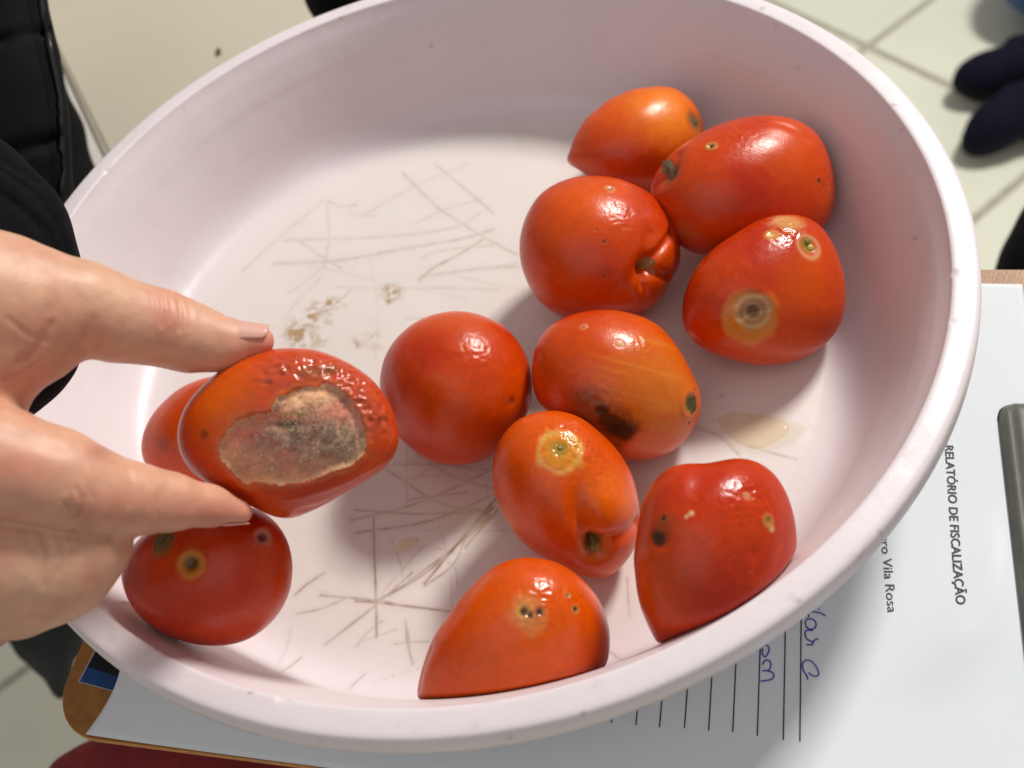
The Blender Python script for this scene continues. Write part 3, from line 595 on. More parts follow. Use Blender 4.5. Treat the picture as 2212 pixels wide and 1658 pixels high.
# bottom tomato
t = Tomato([(905, 1535), (906, 1475), (925, 1410), (970, 1330), (1020, 1265), (1080, 1215), (1145, 1203), (1205, 1215), (1260, 1255), (1300, 1310), (1316, 1370), (1308, 1440), (1285, 1500), (1220, 1550), (1120, 1575), (1010, 1580), (930, 1570)], .98, squash=True, lean=.12, base=.55, seed=19, deg=12)
t.wrinkle((1165, 1310), 60, 2.8, 480, .17); t.paint((1140, 1322), 38, [.60, .22, .06], .75, .4, .5); t.pit((1130, 1320), 10, [.6, .3, .06], DRK, 4, 1.5); t.pit((1143, 1330), 7, [.5, .2, .05], DRK, 3, 1.4); t.pit((1164, 1322), 9, [.4, .12, .05], DRK, 4, 1.4, .6); t.pit((1242, 1314), 6, [.5, .2, .05], DRK, 3, 1.6)
t.pit((1226, 1285), 5, [.5, .2, .05], BRN, 2, 1.6); t.wrinkle((1240, 1290), 30, 1.2, 500, .25); t.crease([(905, 1480), (915, 1440), (930, 1400)], 12, 3, 1)
t.make('orange red tomato nearest the camera with small black pits, cut off by the near rim')
# lower left under hand
t = Tomato([(264, 1212), (292, 1175), (335, 1135), (400, 1105), (480, 1092), (560, 1100), (602, 1135), (626, 1180), (632, 1230), (616, 1300), (576, 1352), (520, 1384), (450, 1392), (380, 1377), (318, 1345), (280, 1300), (264, 1255)], .9, ground=ground, base=.10, seed=20)
t.paint((450, 1290), 80, [.55, .05, .008], .5, .9); t.pit((414, 1218), 19, [.55, .22, .02], [.07, .05, .012], 8, 1.6, .9); t.push(3*np.exp(-((t.dist((414, 1218))-24)/7)**2)); t.pit((566, 1160), 14, [.55, .26, .20], [.10, .02, .01], 6, 1.4, .7); t.paint((352, 1168), 30, [.16, .15, .04], .85, .4)
t.make('dark red tomato below the hand at the lower left wall with a sunken black eye'); t.scar((352, 1168), 27, simple('mossy_scar', srgb(112, 98, 50), .6, .4, 900, .0008, 1800), flat=.7, ang=.2, h=2.5)
# behind the held one
t = Tomato([(306, 965), (320, 910), (360, 862), (420, 825), (500, 815), (555, 850), (575, 915), (560, 985), (500, 1035), (420, 1050), (350, 1035), (315, 1005)], .85, ground=ground, base=.30, seed=22)
t.paint((352, 960), 14, [.22, .06, .02], .5, .8)
t.make('red tomato lying at the left wall mostly hidden behind the one held in the hand')
# the held tomato
HD = .318
t = Tomato([(383, 938), (398, 880), (438, 835), (482, 795), (545, 765), (620, 752), (700, 762), (760, 788), (812, 830), (846, 885), (861, 945), (852, 985), (800, 1030), (740, 1066), (680, 1098), (615, 1121), (575, 1107), (520, 1078), (450, 1042), (400, 1003)], .86, D=HD, base=.5, seed=23, deg=12, box=1.12)
POLY = [(468, 946), (463, 971), (473, 997), (503, 1032), (529, 1058), (551, 1052), (597, 1052), (643, 1048), (683, 1040), (719, 1024), (762, 1012), (796, 982), (802, 946), (786, 900), (767, 865), (737, 836), (704, 821), (686, 828), (655, 828), (622, 842), (597, 852), (584, 870), (577, 885), (546, 892), (508, 907), (491, 924)]
ip = inpoly(t.px, POLY)+6*vnoise(t.nse, 200, 3, 2)+1.5*vnoise(t.nse, 700, 4, 2); ip = np.where(t.front, ip, -99)
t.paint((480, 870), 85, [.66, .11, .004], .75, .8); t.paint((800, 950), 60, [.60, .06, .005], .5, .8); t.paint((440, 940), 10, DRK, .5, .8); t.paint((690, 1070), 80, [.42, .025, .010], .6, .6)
flat_ = sst(-60, 20, inpoly(t.px, [(p[0], p[1]) for p in POLY]))*t.front; t.push(-7*flat_)
t.push(4*np.exp(-(t.line([(815, 1000), (760, 1035), (690, 1062), (590, 1078)])/12)**2)); t.push(-4*np.exp(-(t.line([(800, 1045), (740, 1075), (660, 1100)])/16)**2))
wz = np.exp(-(t.line([(600, 800), (665, 790), (725, 800), (775, 845), (805, 900)])/46)**2)*sst(8, -4, ip)
w1 = 1-np.abs(vnoise(np.stack([t.nse@RR, (t.nse@UU)*1.6, t.nse@FW], -1), 330, 61, 2))*2.6
t.push(wz*w1*5.2); t.col = mix(t.col, [.33, .035, .012], wz*.6*np.clip(.5-w1*.6, 0, 1)); t.col = mix(t.col, [.48, .10, .06], wz*.45); t.rough = t.rough*(1-wz)+.14*wz
dk = np.exp(-(t.line([(655, 805), (700, 800), (720, 795)])/13)**2); t.col = mix(t.col, [.10, .10, .03], dk*.5)
for q, r in (((443, 938), 7), ((820, 910), 10), ((835, 905), 6), ((610, 805), 6)): t.paint(q, r, [.12, .02, .01], .6, .6)
inm = sst(-2, 3, ip); bd = np.exp(-((ip-3)/6)**2)
t.push(-12*sst(-5, 16, ip) + 3*bd*np.clip(.6+vnoise(t.nse, 200, 75, 2)*1.6, 0, 1.3))
n1 = vnoise(t.nse, 240, 71, 3); n2 = vnoise(t.nse, 900, 72, 2)
px_ = t.px
def zg(x, y, rx, ry): return gg(445+x*.2536, 728+y*.2536, rx*.2536, ry*.2536)
def gg(x, y, rx, ry): return np.exp(-((px_[:, 0]-x)/rx)**2-((px_[:, 1]-y)/ry)**2)
n3 = vnoise(t.nse, 480, 73, 3)
mold = mix(np.tile(A([.30, .135, .085]), (len(t.V), 1)), [.24, .155, .095], np.clip(.5+n1*1.2, 0, 1))
mold = mix(mold, [.33, .055, .03], np.clip(zg(300, 830, 220, 110)+zg(480, 660, 180, 60)+.7*zg(680, 1010, 110, 70)+.8*zg(1130, 650, 150, 120)+.5*zg(620, 450, 60, 60)+.4*zg(870, 940, 120, 80), 0, 1)*.75)
mold = mix(mold, [.42, .30, .15], np.clip(zg(780, 510, 110, 75)+zg(980, 500, 90, 100)+.5*zg(740, 600, 100, 50), 0, 1)*.9)
mold = mix(mold, [.22, .20, .12], np.clip(zg(1210, 880, 220, 180)+.6*zg(1010, 790, 130, 100)+.5*zg(320, 1120, 80, 60), 0, 1)*.75)
mold = mix(mold, [.34, .32, .25], np.clip(zg(830, 850, 260, 150)+.5*zg(1000, 960, 250, 90), 0, 1)*np.clip(.35+n3*1.6, 0, 1)*.9)
mold = mix(mold, [.085, .08, .055], np.clip(zg(460, 940, 120, 110)+.8*zg(540, 820, 80, 60), 0, 1)*np.clip(.75+n3*1.2, 0, 1)*.85)
mold = mix(mold, [.030, .018, .008], np.clip(zg(620, 735, 110, 22)+zg(770, 730, 70, 18)+.6*zg(1190, 520, 60, 30)+.5*zg(950, 385, 40, 20), 0, 1)*.9)
mold = mix(mold, [.30, .10, .02], zg(680, 680, 90, 25)*.8)
mold = mix(mold, [.44, .25, .10], np.clip(zg(700, 1230, 420, 50)+zg(170, 1050, 70, 120)+zg(350, 1270, 90, 40), 0, 1)*.7)
mold = mix(mold*1.4, [.36, .20, .15], np.full(len(mold), .30)); mold = mold*A([1.55, 1.24, 1.17])*(1+.2*n2+.22*n3)[:, None]; mold = mix(mold, [.62, .36, .18], bd*np.clip(.45+n1*1.8, 0, 1)*.85)
t.col = mix(t.col, [.55, .18, .06], np.exp(-((ip+3)/5)**2)*.35)
lump = np.clip(gg(650, 862, 60, 22)+gg(610, 880, 25, 15), 0, 1)
t.push(inm*(n1*4.2+n2*.9+n3*2.0+lump*(5+3*vnoise(t.nse, 320, 81, 2)))-7*(zg(650, 750, 120, 32)+.8*zg(470, 940, 140, 110))*inm)
mw = np.clip(gg(545, 915, 60, 28)+gg(520, 960, 30, 30)+gg(575, 985, 30, 20)+.5*lump, 0, 1); mrough = .75*(1-mw)+.16*mw
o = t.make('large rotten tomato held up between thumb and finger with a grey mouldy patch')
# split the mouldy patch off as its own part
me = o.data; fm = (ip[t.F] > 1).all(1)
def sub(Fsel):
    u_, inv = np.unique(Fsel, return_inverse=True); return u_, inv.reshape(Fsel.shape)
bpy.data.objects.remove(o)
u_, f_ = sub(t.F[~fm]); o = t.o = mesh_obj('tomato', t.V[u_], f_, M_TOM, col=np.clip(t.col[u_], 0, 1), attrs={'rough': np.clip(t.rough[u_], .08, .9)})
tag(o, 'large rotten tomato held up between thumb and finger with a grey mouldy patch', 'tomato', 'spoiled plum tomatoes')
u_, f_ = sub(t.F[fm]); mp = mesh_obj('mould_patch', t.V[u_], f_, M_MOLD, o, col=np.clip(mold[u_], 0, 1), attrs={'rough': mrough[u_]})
mp.matrix_parent_inverse = Matrix(); mp['label'] = 'sunken grey and pink mouldy patch with a tan rim'
# fuzz: many short fine white threads
cand = np.where((ip > 7) & t.front)[0]; wgt = (zg(860, 850, 260, 150)+.5*zg(1150, 900, 200, 150)+.04)[cand]; wgt /= wgt.sum()
pick = rng.choice(cand, 1900, p=wgt); V, F = [], []
for i in pick:
    n = t.Nn[i]; b0 = t.V[i]+rng.normal(0, .0004, 3)*(1-abs(n)); d = n+rng.normal(0, .75, 3); d /= np.linalg.norm(d); L = rng.uniform(.0005, .0018); sd_ = np.cross(d, rng.normal(0, 1, 3)); sd_ /= np.linalg.norm(sd_); wv = .000032
    k = len(V); V += [b0-n*.0001-sd_*wv, b0-n*.0001+sd_*wv, b0+d*L*.5+n*L*.15+np.cross(d, sd_)*wv, b0+d*L+rng.normal(0, .0002, 3)]; F += [(k, k+1, k+2), (k+1, k+3, k+2), (k, k+2, k+3)]
M_FUZZ = simple('mould_threads', (.46, .43, .35), .8, .1, 500)
fz = mesh_obj('mould_fuzz', V, F, M_FUZZ, o, smooth=False); fz.matrix_parent_inverse = Matrix(); fz['kind'] = 'stuff'
t.commit(); t.drop((616, 920), 6.5, M_SEED, 'seed'); t.drop((625, 927), 5, M_SEED, 'seed'); t.drop((646, 893), 5, M_SEED, 'seed'); t.drop((555, 913), 7, M_JUICE, 'juice_bead'); t.drop((589, 893), 4, M_JUICE, 'juice_bead')
# ------------------------------------------------------------------ juice drop on the basin floor
def lens(name, cpx, rx, ry, h, mat, seed):
    c = at(cpx, ZB); V = [c+A([0, 0, h])]; F = []; NA, NR = 40, 8
    for q in range(1, NR+1):
        for a in range(NA):
            th = 2*math.pi*a/NA; t_ = q/NR; w_ = 1+.10*math.sin(2*th+seed)+.06*math.sin(3*th+2*seed); e, g_ = rx*t_*w_*math.cos(th), ry*t_*w_*math.sin(th)
            V.append(A([c[0]+e, c[1]+g_, ZB+h*(1-t_**3)-(.0001 if q == NR else -.0)]))
    for a in range(NA): F.append((0, 1+a, 1+(a+1) % NA))
    for q in range(NR-1):
        for a in range(NA): i0 = 1+q*NA+a; i1 = 1+q*NA+(a+1) % NA; F.append((i0, i0+NA, i1+NA, i1))
    return mesh_obj(name, V, F, mat)
tag(lens('juice_drop', (880, 1174), .0042, .0030, .0012, M_JUICE, 1), 'small yellowish drop of tomato juice on the scratched basin floor', 'drop')
pud = [(1545, 905), (1575, 893), (1630, 893), (1685, 905), (1705, 925), (1690, 945), (1650, 966), (1612, 966), (1575, 942)]
pc = A(spl(pud+[pud[0]], 5)[:-1]); w_ = [at(p, ZB) for p in pc]; c_ = sum(w_)/len(w_); V, F = [c_+A([0, 0, .0006])], []
for q_, hh in ((.5, .0006), (.8, .00055), (.95, .00035), (1., .00002)):
    for p in w_: V.append(c_+(p-c_)*q_+A([0, 0, hh]))
n_ = len(w_)
for k in range(n_):
    F.append((0, 1+k, 1+(k+1) % n_))
    for q_ in range(3): F.append((1+q_*n_+k, 1+(q_+1)*n_+k, 1+(q_+1)*n_+(k+1) % n_, 1+q_*n_+(k+1) % n_))
tag(mesh_obj('juice_puddle', V, F, M_JUICE), 'thin yellowish puddle of juice on the basin floor at the right', 'puddle')
# ------------------------------------------------------------------ hand (one continuous surface)
def surface_nets(f, org, h):
    s = f < 0; nx, ny, nz = f.shape
    cnt = np.zeros((nx-1, ny-1, nz-1)); acc = np.zeros((nx-1, ny-1, nz-1, 3))
    for ax in range(3):
        o = [a for a in range(3) if a != ax]
        for d0 in (0, 1):
            for d1 in (0, 1):
                sl0 = [None]*3; sl0[ax] = slice(0, -1); sl0[o[0]] = slice(d0, f.shape[o[0]]-1+d0); sl0[o[1]] = slice(d1, f.shape[o[1]]-1+d1); sl1 = list(sl0); sl1[ax] = slice(1, None)
                a, b = f[tuple(sl0)], f[tuple(sl1)]; x = (a < 0) != (b < 0); t = np.where(x, a/np.where(a == b, 1, a-b), 0)
                cnt += x; acc[..., ax] += t*x; acc[..., o[0]] += d0*x; acc[..., o[1]] += d1*x
    act = cnt > 0; idm = -np.ones(act.shape, int); idm[act] = np.arange(act.sum())
    I = np.argwhere(act); V = (I+acc[act]/cnt[act][:, None])*h+org; Fs = []
    for ax in range(3):
        o = [a for a in range(3) if a != ax]; n = [slice(1, -1)]*3; n[ax] = slice(0, -1)
        a = s[tuple(n)]; n2 = list(n); n2[ax] = slice(1, None); b = s[tuple(n2)]
        x = np.argwhere(a != b); 
        if not len(x): continue
        inside = a[tuple(x.T)]; x[:, o[0]] += 1; x[:, o[1]] += 1
        def g(da, db):
            y = x.copy(); y[:, o[0]] -= da; y[:, o[1]] -= db; return idm[tuple(y.T)]
        q = np.stack([g(1, 1), g(0, 1), g(0, 0), g(1, 0)], -1)
        flip = inside if ax != 1 else ~inside
        q = np.where(flip[:, None], q, q[:, ::-1]); Fs.append(q)
    return V, np.concatenate(Fs)
def smin(a, b, k):
    h = np.clip(.5+.5*(b-a)/k, 0, 1); return b*(1-h)+a*h-k*h*(1-h)
def cpt(p): u, v, D = p; return A([(u-CX)*D/FPX, (v-CY)*D/FPX, D])
def chain(G, pts, k=.003, sq=1.):
    d = None
    for (a, b) in zip(pts[:-1], pts[1:]):
        pa, pb_ = cpt(a[:3]), cpt(b[:3]); ra, rb = a[3]*a[2]/FPX, b[3]*b[2]/FPX; ab = pb_-pa; L2 = ab@ab
        t = np.clip(((G-pa)@ab)/L2, 0, 1); q = G-pa-t[..., None]*ab; q = q*A([1, 1, sq]); e = np.linalg.norm(q, axis=-1)-(ra+(rb-ra)*t)
        d = e if d is None else smin(d, e, k)
    return d
hv = .00085; lo = cpt((-640, 380, .30)); hi = cpt((640, 1470, .30)); lo[2], hi[2] = .235, .345
gx, gy, gz = [np.arange(lo[i], hi[i], hv) for i in range(3)]
G = np.stack(np.meshgrid(gx, gy, gz, indexing='ij'), -1)
thumb = chain(G, [(-140, 660, .288, 185), (0, 665, .292, 160), (90, 668, .295, 122), (177, 662, .299, 95), (256, 690, .304, 88), (310, 700, .307, 76), (350, 708, .309, 75), (415, 730, .312, 71), (480, 743, .314, 53), (556, 737, .315, 36)], .004)
web = chain(G, [(-140, 760, .288, 120), (10, 762, .291, 92), (85, 752, .294, 72)], .004)
index = chain(G, [(-200, 1020, .272, 130), (0, 1003, .277, 120), (110, 1032, .281, 108), (165, 1053, .283, 97), (215, 1066, .286, 86), (293, 1078, .291, 76), (366, 1084, .296, 61), (451, 1092, .302, 43), (520, 1107, .306, 26)], .003)
middle = smin(chain(G, [(-160, 1200, .276, 112), (60, 1205, .285, 96), (188, 1168, .2905, 84), (132, 1250, .290, 78), (45, 1300, .290, 78)], .006), chain(G, [(150, 1215, .289, 80), (-60, 1265, .284, 104)], .006), .008)
ringf = chain(G, [(-160, 1310, .290, 80), (-30, 1345, .302, 56), (-20, 1345, .306, 50)], .003)
peek = chain(G, [(100, 1040, .300, 40), (206, 992, .312, 30)], .003)
palm = chain(G, [(-190, 720, .290, 180), (-240, 1000, .290, 200), (-230, 1180, .285, 170)], .01)
arm = chain(G, [(-200, 860, .292, 210), (-420, 780, .298, 190), (-640, 740, .304, 185)], .01)
d = smin(thumb, web, .006); d2 = smin(index, middle, .0014); d2 = smin(d2, ringf, .0012); d2 = smin(d2, peek, .001)
d = smin(d, palm, .012); d = smin(d, smin(d2, palm, .012), .0035); d = smin(d, arm, .015)
Vh, Fh = surface_nets(d, lo, hv)
Wd = CP + Vh[:, :1]*RR - Vh[:, 1:2]*UU + Vh[:, 2:]*FW
# relax a little, orient
def relax(V, F, it):
    for _ in range(it):
        acc = np.zeros_like(V); c = np.zeros(len(V))
        for k in range(4):
            np.add.at(acc, F[:, k], V[F[:, (k+1) % 4]]+V[F[:, (k-1) % 4]]); np.add.at(c, F[:, k], 2)
        V = V*.4+.6*acc/np.maximum(c, 1)[:, None]
    return V
Wd = relax(Wd, Fh, 4); Nn = normals(Wd, Fh)
if ((Wd-Wd.mean(0))*Nn).sum() < 0: Fh = Fh[:, ::-1].copy(); Nn = -Nn
hpx, hz = proj(Wd); hfront = ((CP-Wd)*Nn).sum(1) > 0
kpx = .298/FPX
def hcrease(pts, wdt, dep, sh=0.):
    global Wd
    dd = seg2(hpx, [tuple(p) for p in (spl(pts, 6) if len(pts) > 2 else pts)]); end = 1.
    a = (-dep*np.exp(-(dd/wdt)**2)+sh*np.exp(-((dd-wdt*2.3)/(wdt*1.3))**2))*hfront; Wd = Wd+Nn*(a*kpx)[:, None]
for pts, wd_, dp, sh in ([(345, 632), (352, 668), (350, 705)], 4, 3, 1.2), ([(382, 640), (390, 675), (388, 712)], 4, 3, 1.2), ([(362, 632), (370, 665), (368, 690)], 4, 1.6, .6), \
    ([(165, 1052), (178, 1085), (172, 1118), (190, 1148)], 4, 3.4, 1.2), ([(140, 1085), (158, 1115), (160, 1145)], 4, 3.4, 1), ([(195, 1060), (205, 1095), (200, 1130)], 6, 1.8, .4), ([(120, 1105), (140, 1130)], 6, 1.8, .4), \
    ([(98, 1160), (104, 1200), (92, 1240), (95, 1265)], 9, 2.6, 0), ([(345, 1150), (338, 1100), (346, 1060)], 8, 1.5, .3), ([(200, 690), (188, 730), (170, 752)], 9, 2, .5), ([(255, 782), (262, 740), (262, 700)], 10, 1.2, .3), \
    ([(40, 780), (75, 760), (110, 700)], 8, 3, .8), ([(20, 690), (60, 720), (100, 735)], 6, 2.2, .5), ([(10, 820), (60, 800), (100, 770)], 5, 2, .5), ([(405, 650), (412, 680), (408, 710)], 4, 1.4, .5), ([(325, 630), (330, 660), (326, 690)], 4, 1.2, .4), ([(60, 1165), (75, 1200), (70, 1240)], 6, 1.6, .3), ([(130, 1160), (140, 1200), (128, 1235)], 5, 1.6, .5), ([(0, 930), (60, 950), (130, 975)], 12, 1.5, .3), ([(275, 1010), (285, 1050), (280, 1090)], 6, 1.2, .4), ([(-40, 1122), (0, 1128), (60, 1138), (122, 1150), (201, 1163), (240, 1163)], 6, 8, 1.5), ([(60, 560), (120, 590), (170, 640)], 16, 1.6, 0), ([(150, 1075), (168, 1100), (166, 1130)], 3, 2.6, 1), ([(185, 1070), (192, 1100), (186, 1135)], 3, 2, .8): hcrease(pts, wd_, dp, sh)
Wd = Wd+Nn*(vnoise(Wd, 130, 91, 2)*1.4*kpx+vnoise(Wd, 420, 92, 2)*.5*kpx)[:, None]
hc = np.tile(A([.66, .355, .232]), (len(Wd), 1))
def hg(x, y, rx, ry): return np.exp(-((hpx[:, 0]-x)/rx)**2-((hpx[:, 1]-y)/ry)**2)
hc = mix(hc, [.62, .225, .15], np.clip(hg(560, 745, 80, 40)+hg(480, 1110, 110, 40)+.8*hg(365, 680, 40, 60)+.6*hg(100, 700, 120, 60)+.6*hg(30, 820, 80, 50)+.7*hg(250, 1090, 130, 50)+.8*hg(20, 1010, 120, 40), 0, 1)*.8)
hc = mix(hc, [.70, .42, .27], np.clip(hg(100, 600, 140, 60)+hg(100, 1240, 140, 80)+hg(250, 640, 80, 30), 0, 1)*.55)
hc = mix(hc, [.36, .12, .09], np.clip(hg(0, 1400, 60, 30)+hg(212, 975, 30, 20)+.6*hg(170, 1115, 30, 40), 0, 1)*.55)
hc = mix(hc, [.60, .225, .155], np.clip(vnoise(Wd, 130, 95, 3)*1.6, 0, 1)*.5); hc = mix(hc, [.72, .46, .32], np.clip(vnoise(Wd, 240, 97, 2)*1.2, 0, 1)*.25)
hr = np.full(len(Wd), .46)+.06*vnoise(Wd, 200, 96, 2)
person = empty('person', tuple(atd((-500, 500), .5))); tag(person, 'person in a black padded jacket holding the mouldy tomato with one hand', 'person')
mesh_obj('hand', Wd, Fh, M_SKIN, person, col=np.clip(hc, 0, 1), attrs={'rough': hr})
def nail(a, b, r0, r1, cdir, half, over, extra=.00035):
    """curved nail plate lying on the finger end from point a to b (u,v,D)"""
    a, b = atd(a[:2], a[2]), atd(b[:2], b[2]); ax = b-a; L = np.linalg.norm(ax); ax /= L; cd = A(cdir)-ax*(A(cdir)@ax); cd /= np.linalg.norm(cd); sd_ = np.cross(ax, cd); V = []; nl, nw = 18, 18
    for i in range(nl+1):
        t = i/nl
        for j in range(nw+1):
            s_ = 2*j/nw-1; ta_ = t - .14*(s_**2)*(1-t) - .10*(s_**4)*t; r = (r0*(1-ta_)+r1*ta_)+extra*(1-s_**4*.8)*min(1, 4*t+.2)*1.0; an = math.radians(half)*s_
            V.append(a+ax*(L*ta_)+(cd*math.cos(an)+sd_*math.sin(an))*r)
    F = [(i*(nw+1)+j, (i+1)*(nw+1)+j, (i+1)*(nw+1)+j+1, i*(nw+1)+j+1) for i in range(nl) for j in range(nw)]
    o = mesh_obj('fingernail', V, F, M_NAIL, person); m_ = o.modifiers.new('t', 'SOLIDIFY'); m_.thickness = .0003; m_.offset = 0; return o
k_ = .3145/FPX
nail((468, 742, .314), (585, 736, .3152), 55.8*k_, 32.5*k_, UU*1.0-FW*.62, 50, 0, .00022)
nail((492, 1102, .304), (543, 1112, .307), 34*.3045/FPX, 19*.306/FPX, -UU*1.0-FW*.12, 28, 0, .0000)
# sleeve, jacket, trousers of the same person
def soft(name, pts, thick, D, mat, parent, wr=(), noise=(0, 1), n=84, **kw):
    s_ = Solid(pts, thick, D=D, n=n, **kw)
    for f, a in wr: s_.push(vnoise(s_.nse, f, 5, 2)*a)
    return s_
def addsolid(name, s_, mat, parent=None):
    s_.commit()
    o = mesh_obj(name, s_.V, s_.F, mat, parent)
    return o
sl = Solid([(174, 560), (166, 512), (145, 455), (120, 412), (62, 362), (0, 305), (-120, 240), (-400, 200), (-640, 400), (-700, 700), (-600, 950), (-300, 1010), (-60, 960), (70, 900), (128, 848), (168, 780), (180, 660)], .030, D=.352, deg=14, centre=(-160, 620))
for pts, wd_, dp in ([(-60, 330), (60, 400), (120, 470), (150, 560)], 9, 7), ([(-60, 370), (40, 440), (100, 500), (130, 600)], 12, 9), ([(0, 340), (80, 390)], 14, 8): sl.push(-dp*np.exp(-(sl.line(pts)/wd_)**2))
sl.push(vnoise(sl.nse, 40, 7, 3)*9); addsolid('sleeve', sl, M_BLACK, person)
jk = Solid([(88, -10), (106, 60), (122, 146), (140, 230), (150, 320), (151, 440), (140, 560), (0, 620), (-300, 620), (-600, 400), (-650, 0), (-500, -350), (-100, -420), (60, -200)], .05, D=.52, deg=16, centre=(-220, 100), box=1.4)
for y0 in (90, 330): jk.push(-14*np.exp(-(jk.line([(-200, y0-30), (0, y0), (100, y0-20), (128, y0-30)])/12)**2))
jk.push(-10*np.exp(-(jk.line([(58, -60), (85, 80), (112, 200), (122, 320), (120, 450)])/7)**2)); jk.push(vnoise(jk.nse, 25, 8, 3)*10)
addsolid('jacket', jk, M_JACKET, person)
V, F = [], []; zp = spl([(74, -60), (98, 80), (124, 200), (134, 320), (132, 450)], 8)   # zip band
for i, p in enumerate(zp):
    P, k = jk.p3(p); n = jk.Nn[k]
    for s_ in (-1, 0, 1): V.append(P+RR*s_*.0014+n*(.0014 if s_ == 0 else .0004))
for i in range(len(zp)-1):
    for s_ in (0, 1): F.append((3*i+s_, 3*i+s_+1, 3*i+s_+4, 3*i+s_+3))
z_ = mesh_obj('zip', V, F, M_ZIP, person); z_.modifiers.new('t', 'SOLIDIFY').thickness = .0012
tr = Solid([(108, 80), (140, 200), (190, 345), (240, 520), (330, 700), (100, 800), (-200, 700), (-350, 300), (-200, 0), (60, -60)], .05, D=.70, n=24, deg=9, centre=(20, 350)); addsolid('trousers', tr, M_BLACK, person)
# ------------------------------------------------------------------ cream table behind, white edge
ZT = -.12
q = [at(p, ZT)[:2] for p in ((60, -20), (232, 336), (420, 760), (1250, 360), (1500, -600), (-120, -420))]
def prism(name, poly, z0, z1, mat, parent=None, b=.004):
    n = len(poly); c = sum(poly)/n; V = []
    for z, i_ in ((z0, 0), (z1-b, 0), (z1, b)):
        for p in poly: V.append((*(p+(c-p)/np.linalg.norm(c-p)*i_), z))
    F = [(l*n+k, l*n+(k+1) % n, (l+1)*n+(k+1) % n, (l+1)*n+k) for l in range(2) for k in range(n)]+[tuple(range(2*n, 3*n)), tuple(reversed(range(n)))]
    if np.cross(poly[1]-poly[0], poly[2]-poly[1]) < 0: F = [tuple(reversed(f)) for f in F]
    return mesh_obj(name, V, F, mat, parent, smooth=False)
tbl = empty('table', (*(sum(q)/6), ZF)); tag(tbl, 'cream topped table with a white edge strip behind the basin at the upper left', 'table')
prism('table_top', q, ZT-.03, ZT, M_BEIGE, tbl)
e0, e1, e2, e3 = [at(p, ZT)[:2] for p in ((60, -20), (232, 336), (420, 760), (-120, -420))]
dn = (e1-e0)/np.linalg.norm(e1-e0); pn = A([-dn[1], dn[0]]); 
if (e0+pn-at((600, 200), ZT)[:2])@(e0-at((600, 200), ZT)[:2]) < ((e0-at((600, 200), ZT)[:2])**2).sum(): pn = -pn
pn = -pn if (pn@(at((600, 200), ZT)[:2]-e0)) > 0 else pn
prism('edge_strip', [e0-dn*.3+pn*.001, e2+dn*.0+pn*.001, e2+pn*.014, e0-dn*.3+pn*.014], ZT-.032, ZT+.002, M_WEDGE, tbl, .002)
for p in ((620, 150), (900, 300), (700, -300), (1200, -200)):
    c = at(p, ZT)[:2]; r = .02
    prism('leg', [c+A([-r, -r]), c+A([r, -r]), c+A([r, r]), c+A([-r, r])], ZF, ZT-.0305, M_WEDGE, tbl)
sp_ = Solid([(467, 108), (472, 102), (476, 108), (473, 118), (468, 119)], .9, ground=lambda V: V[:, 2]-ZT, n=24, drange=(.3, 1.2)); tag(addsolid('crumb', sp_, M_SCAR), 'small dark crumb lying on the cream table top above the basin rim', 'crumb')
# dark leg behind the table top edge
def gfl(V): return V[:, 2]-ZF
lg = Solid([(654, -20), (668, 26), (700, 60), (800, 60), (880, 0), (900, -150), (780, -260), (660, -200), (640, -100)], .05, D=.66, n=24, deg=9)
pb2 = empty('person', tuple(atd((800, -300), .9))); tag(pb2, 'person in black trousers standing past the cream table at the top edge', 'person'); addsolid('trousers', lg, M_BLACK, pb2)
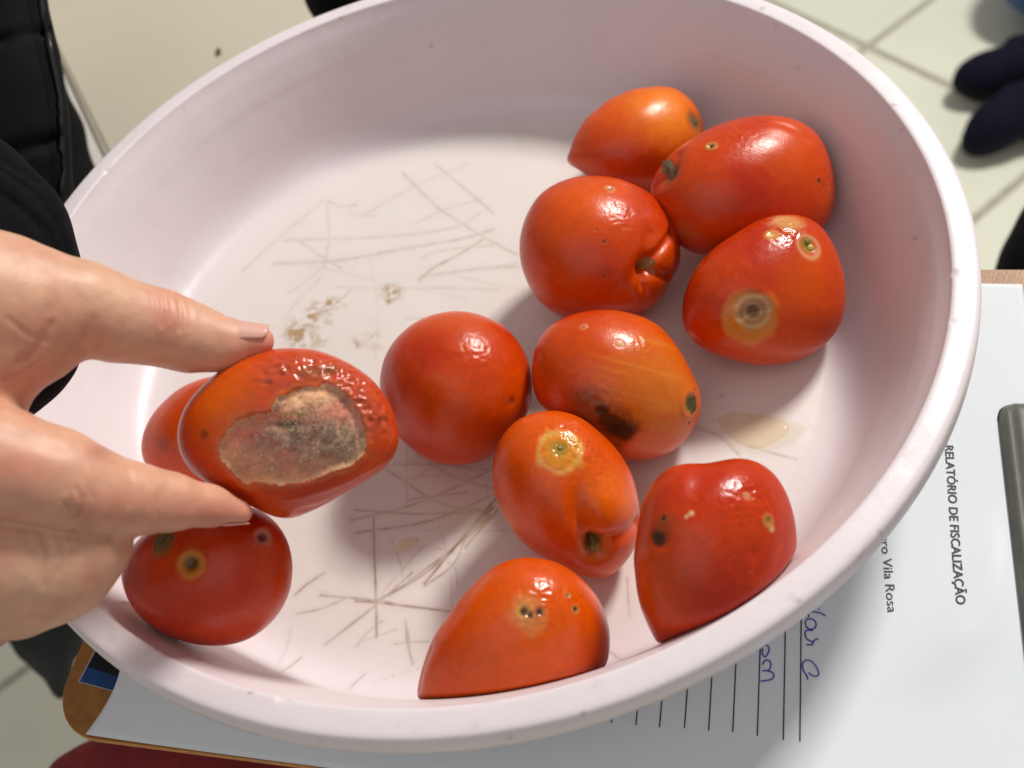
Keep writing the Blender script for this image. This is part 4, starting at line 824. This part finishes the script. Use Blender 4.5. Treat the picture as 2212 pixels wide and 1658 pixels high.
# shoes on the tiles, upper right
ps = empty('person', tuple(at((2400, 150), ZF))); tag(ps, 'person in dark navy shoes standing on the tiles at the upper right', 'person')
for pts in ([(2052, 170), (2062, 148), (2103, 120), (2160, 104), (2215, 72), (2300, 30), (2380, 60), (2370, 120), (2300, 160), (2215, 180), (2177, 192), (2130, 209), (2084, 200)],
            [(2076, 300), (2085, 270), (2098, 250), (2146, 212), (2215, 172), (2300, 150), (2370, 190), (2340, 250), (2270, 285), (2205, 288), (2150, 320), (2111, 333), (2086, 325)]):
    sh = Solid(pts, .05, ground=gfl, n=24, deg=12, drange=(.8, 2.6)); sh.push(vnoise(sh.nse, 30, 3, 2)*4); so = addsolid('shoe', sh, M_NAVY, ps)
    # pale sole rim under the toe
    low = [(p[0]-3, p[1]+9) for p in pts]; s2 = Solid(low, .012, ground=gfl, n=24, deg=12, drange=(.8, 2.6)); addsolid('sole', s2, M_GREYSH, so)
tl = Solid([(2215, 170), (2260, 60), (2400, -20), (2600, 0), (2650, 150), (2500, 300), (2300, 280)], .08, D=1.25, n=24, deg=8); addsolid('trousers', tl, M_NAVY, ps)
bb = Solid([(2160, -10), (2185, 12), (2215, 33), (2300, 60), (2420, 20), (2440, -120), (2300, -220), (2180, -160)], .08, ground=gfl, n=24, deg=8, drange=(.8, 3)); tag(addsolid('bag', bb, M_BLUE), 'blue bag on the tiled floor cut off by the top right corner', 'bag')
pr_ = empty('person', tuple(at((2500, 560), ZF))); tag(pr_, 'person in black trousers beyond the clipboard at the right edge', 'person')
rt = Solid([(2213, 445), (2185, 500), (2150, 580), (2140, 650), (2250, 760), (2450, 760), (2500, 560), (2420, 400), (2300, 380)], .06, D=.80, n=24, deg=12); addsolid('trousers', rt, M_BLACK, pr_)
# grey shoe and trouser, lower left, red cloth below
pg = empty('person', tuple(at((60, 1430), ZF))); tag(pg, 'person in charcoal trousers below the hand at the lower left', 'person')
gl = Solid([(5, 1370), (20, 1388), (64, 1436), (100, 1472), (130, 1524), (146, 1490), (158, 1430), (181, 1370), (200, 1300), (180, 1230), (80, 1220), (0, 1290)], .06, D=.85, n=24, deg=14, centre=(110, 1370)); gl.push(vnoise(gl.nse, 22, 3, 2)*6); addsolid('trousers', gl, M_GREYSH, pg)
rc = Solid([(95, 1662), (140, 1628), (193, 1603), (300, 1590), (500, 1590), (700, 1600), (860, 1625), (1000, 1680), (1050, 1800), (900, 1950), (500, 2000), (200, 1900), (80, 1750)], .06, D=.58, deg=9, n=84); rc.push(vnoise(rc.nse, 22, 4, 3)*16)
tag(addsolid('cloth', rc, M_RED), 'dark red cloth bundled below the clipboard at the bottom edge', 'cloth')
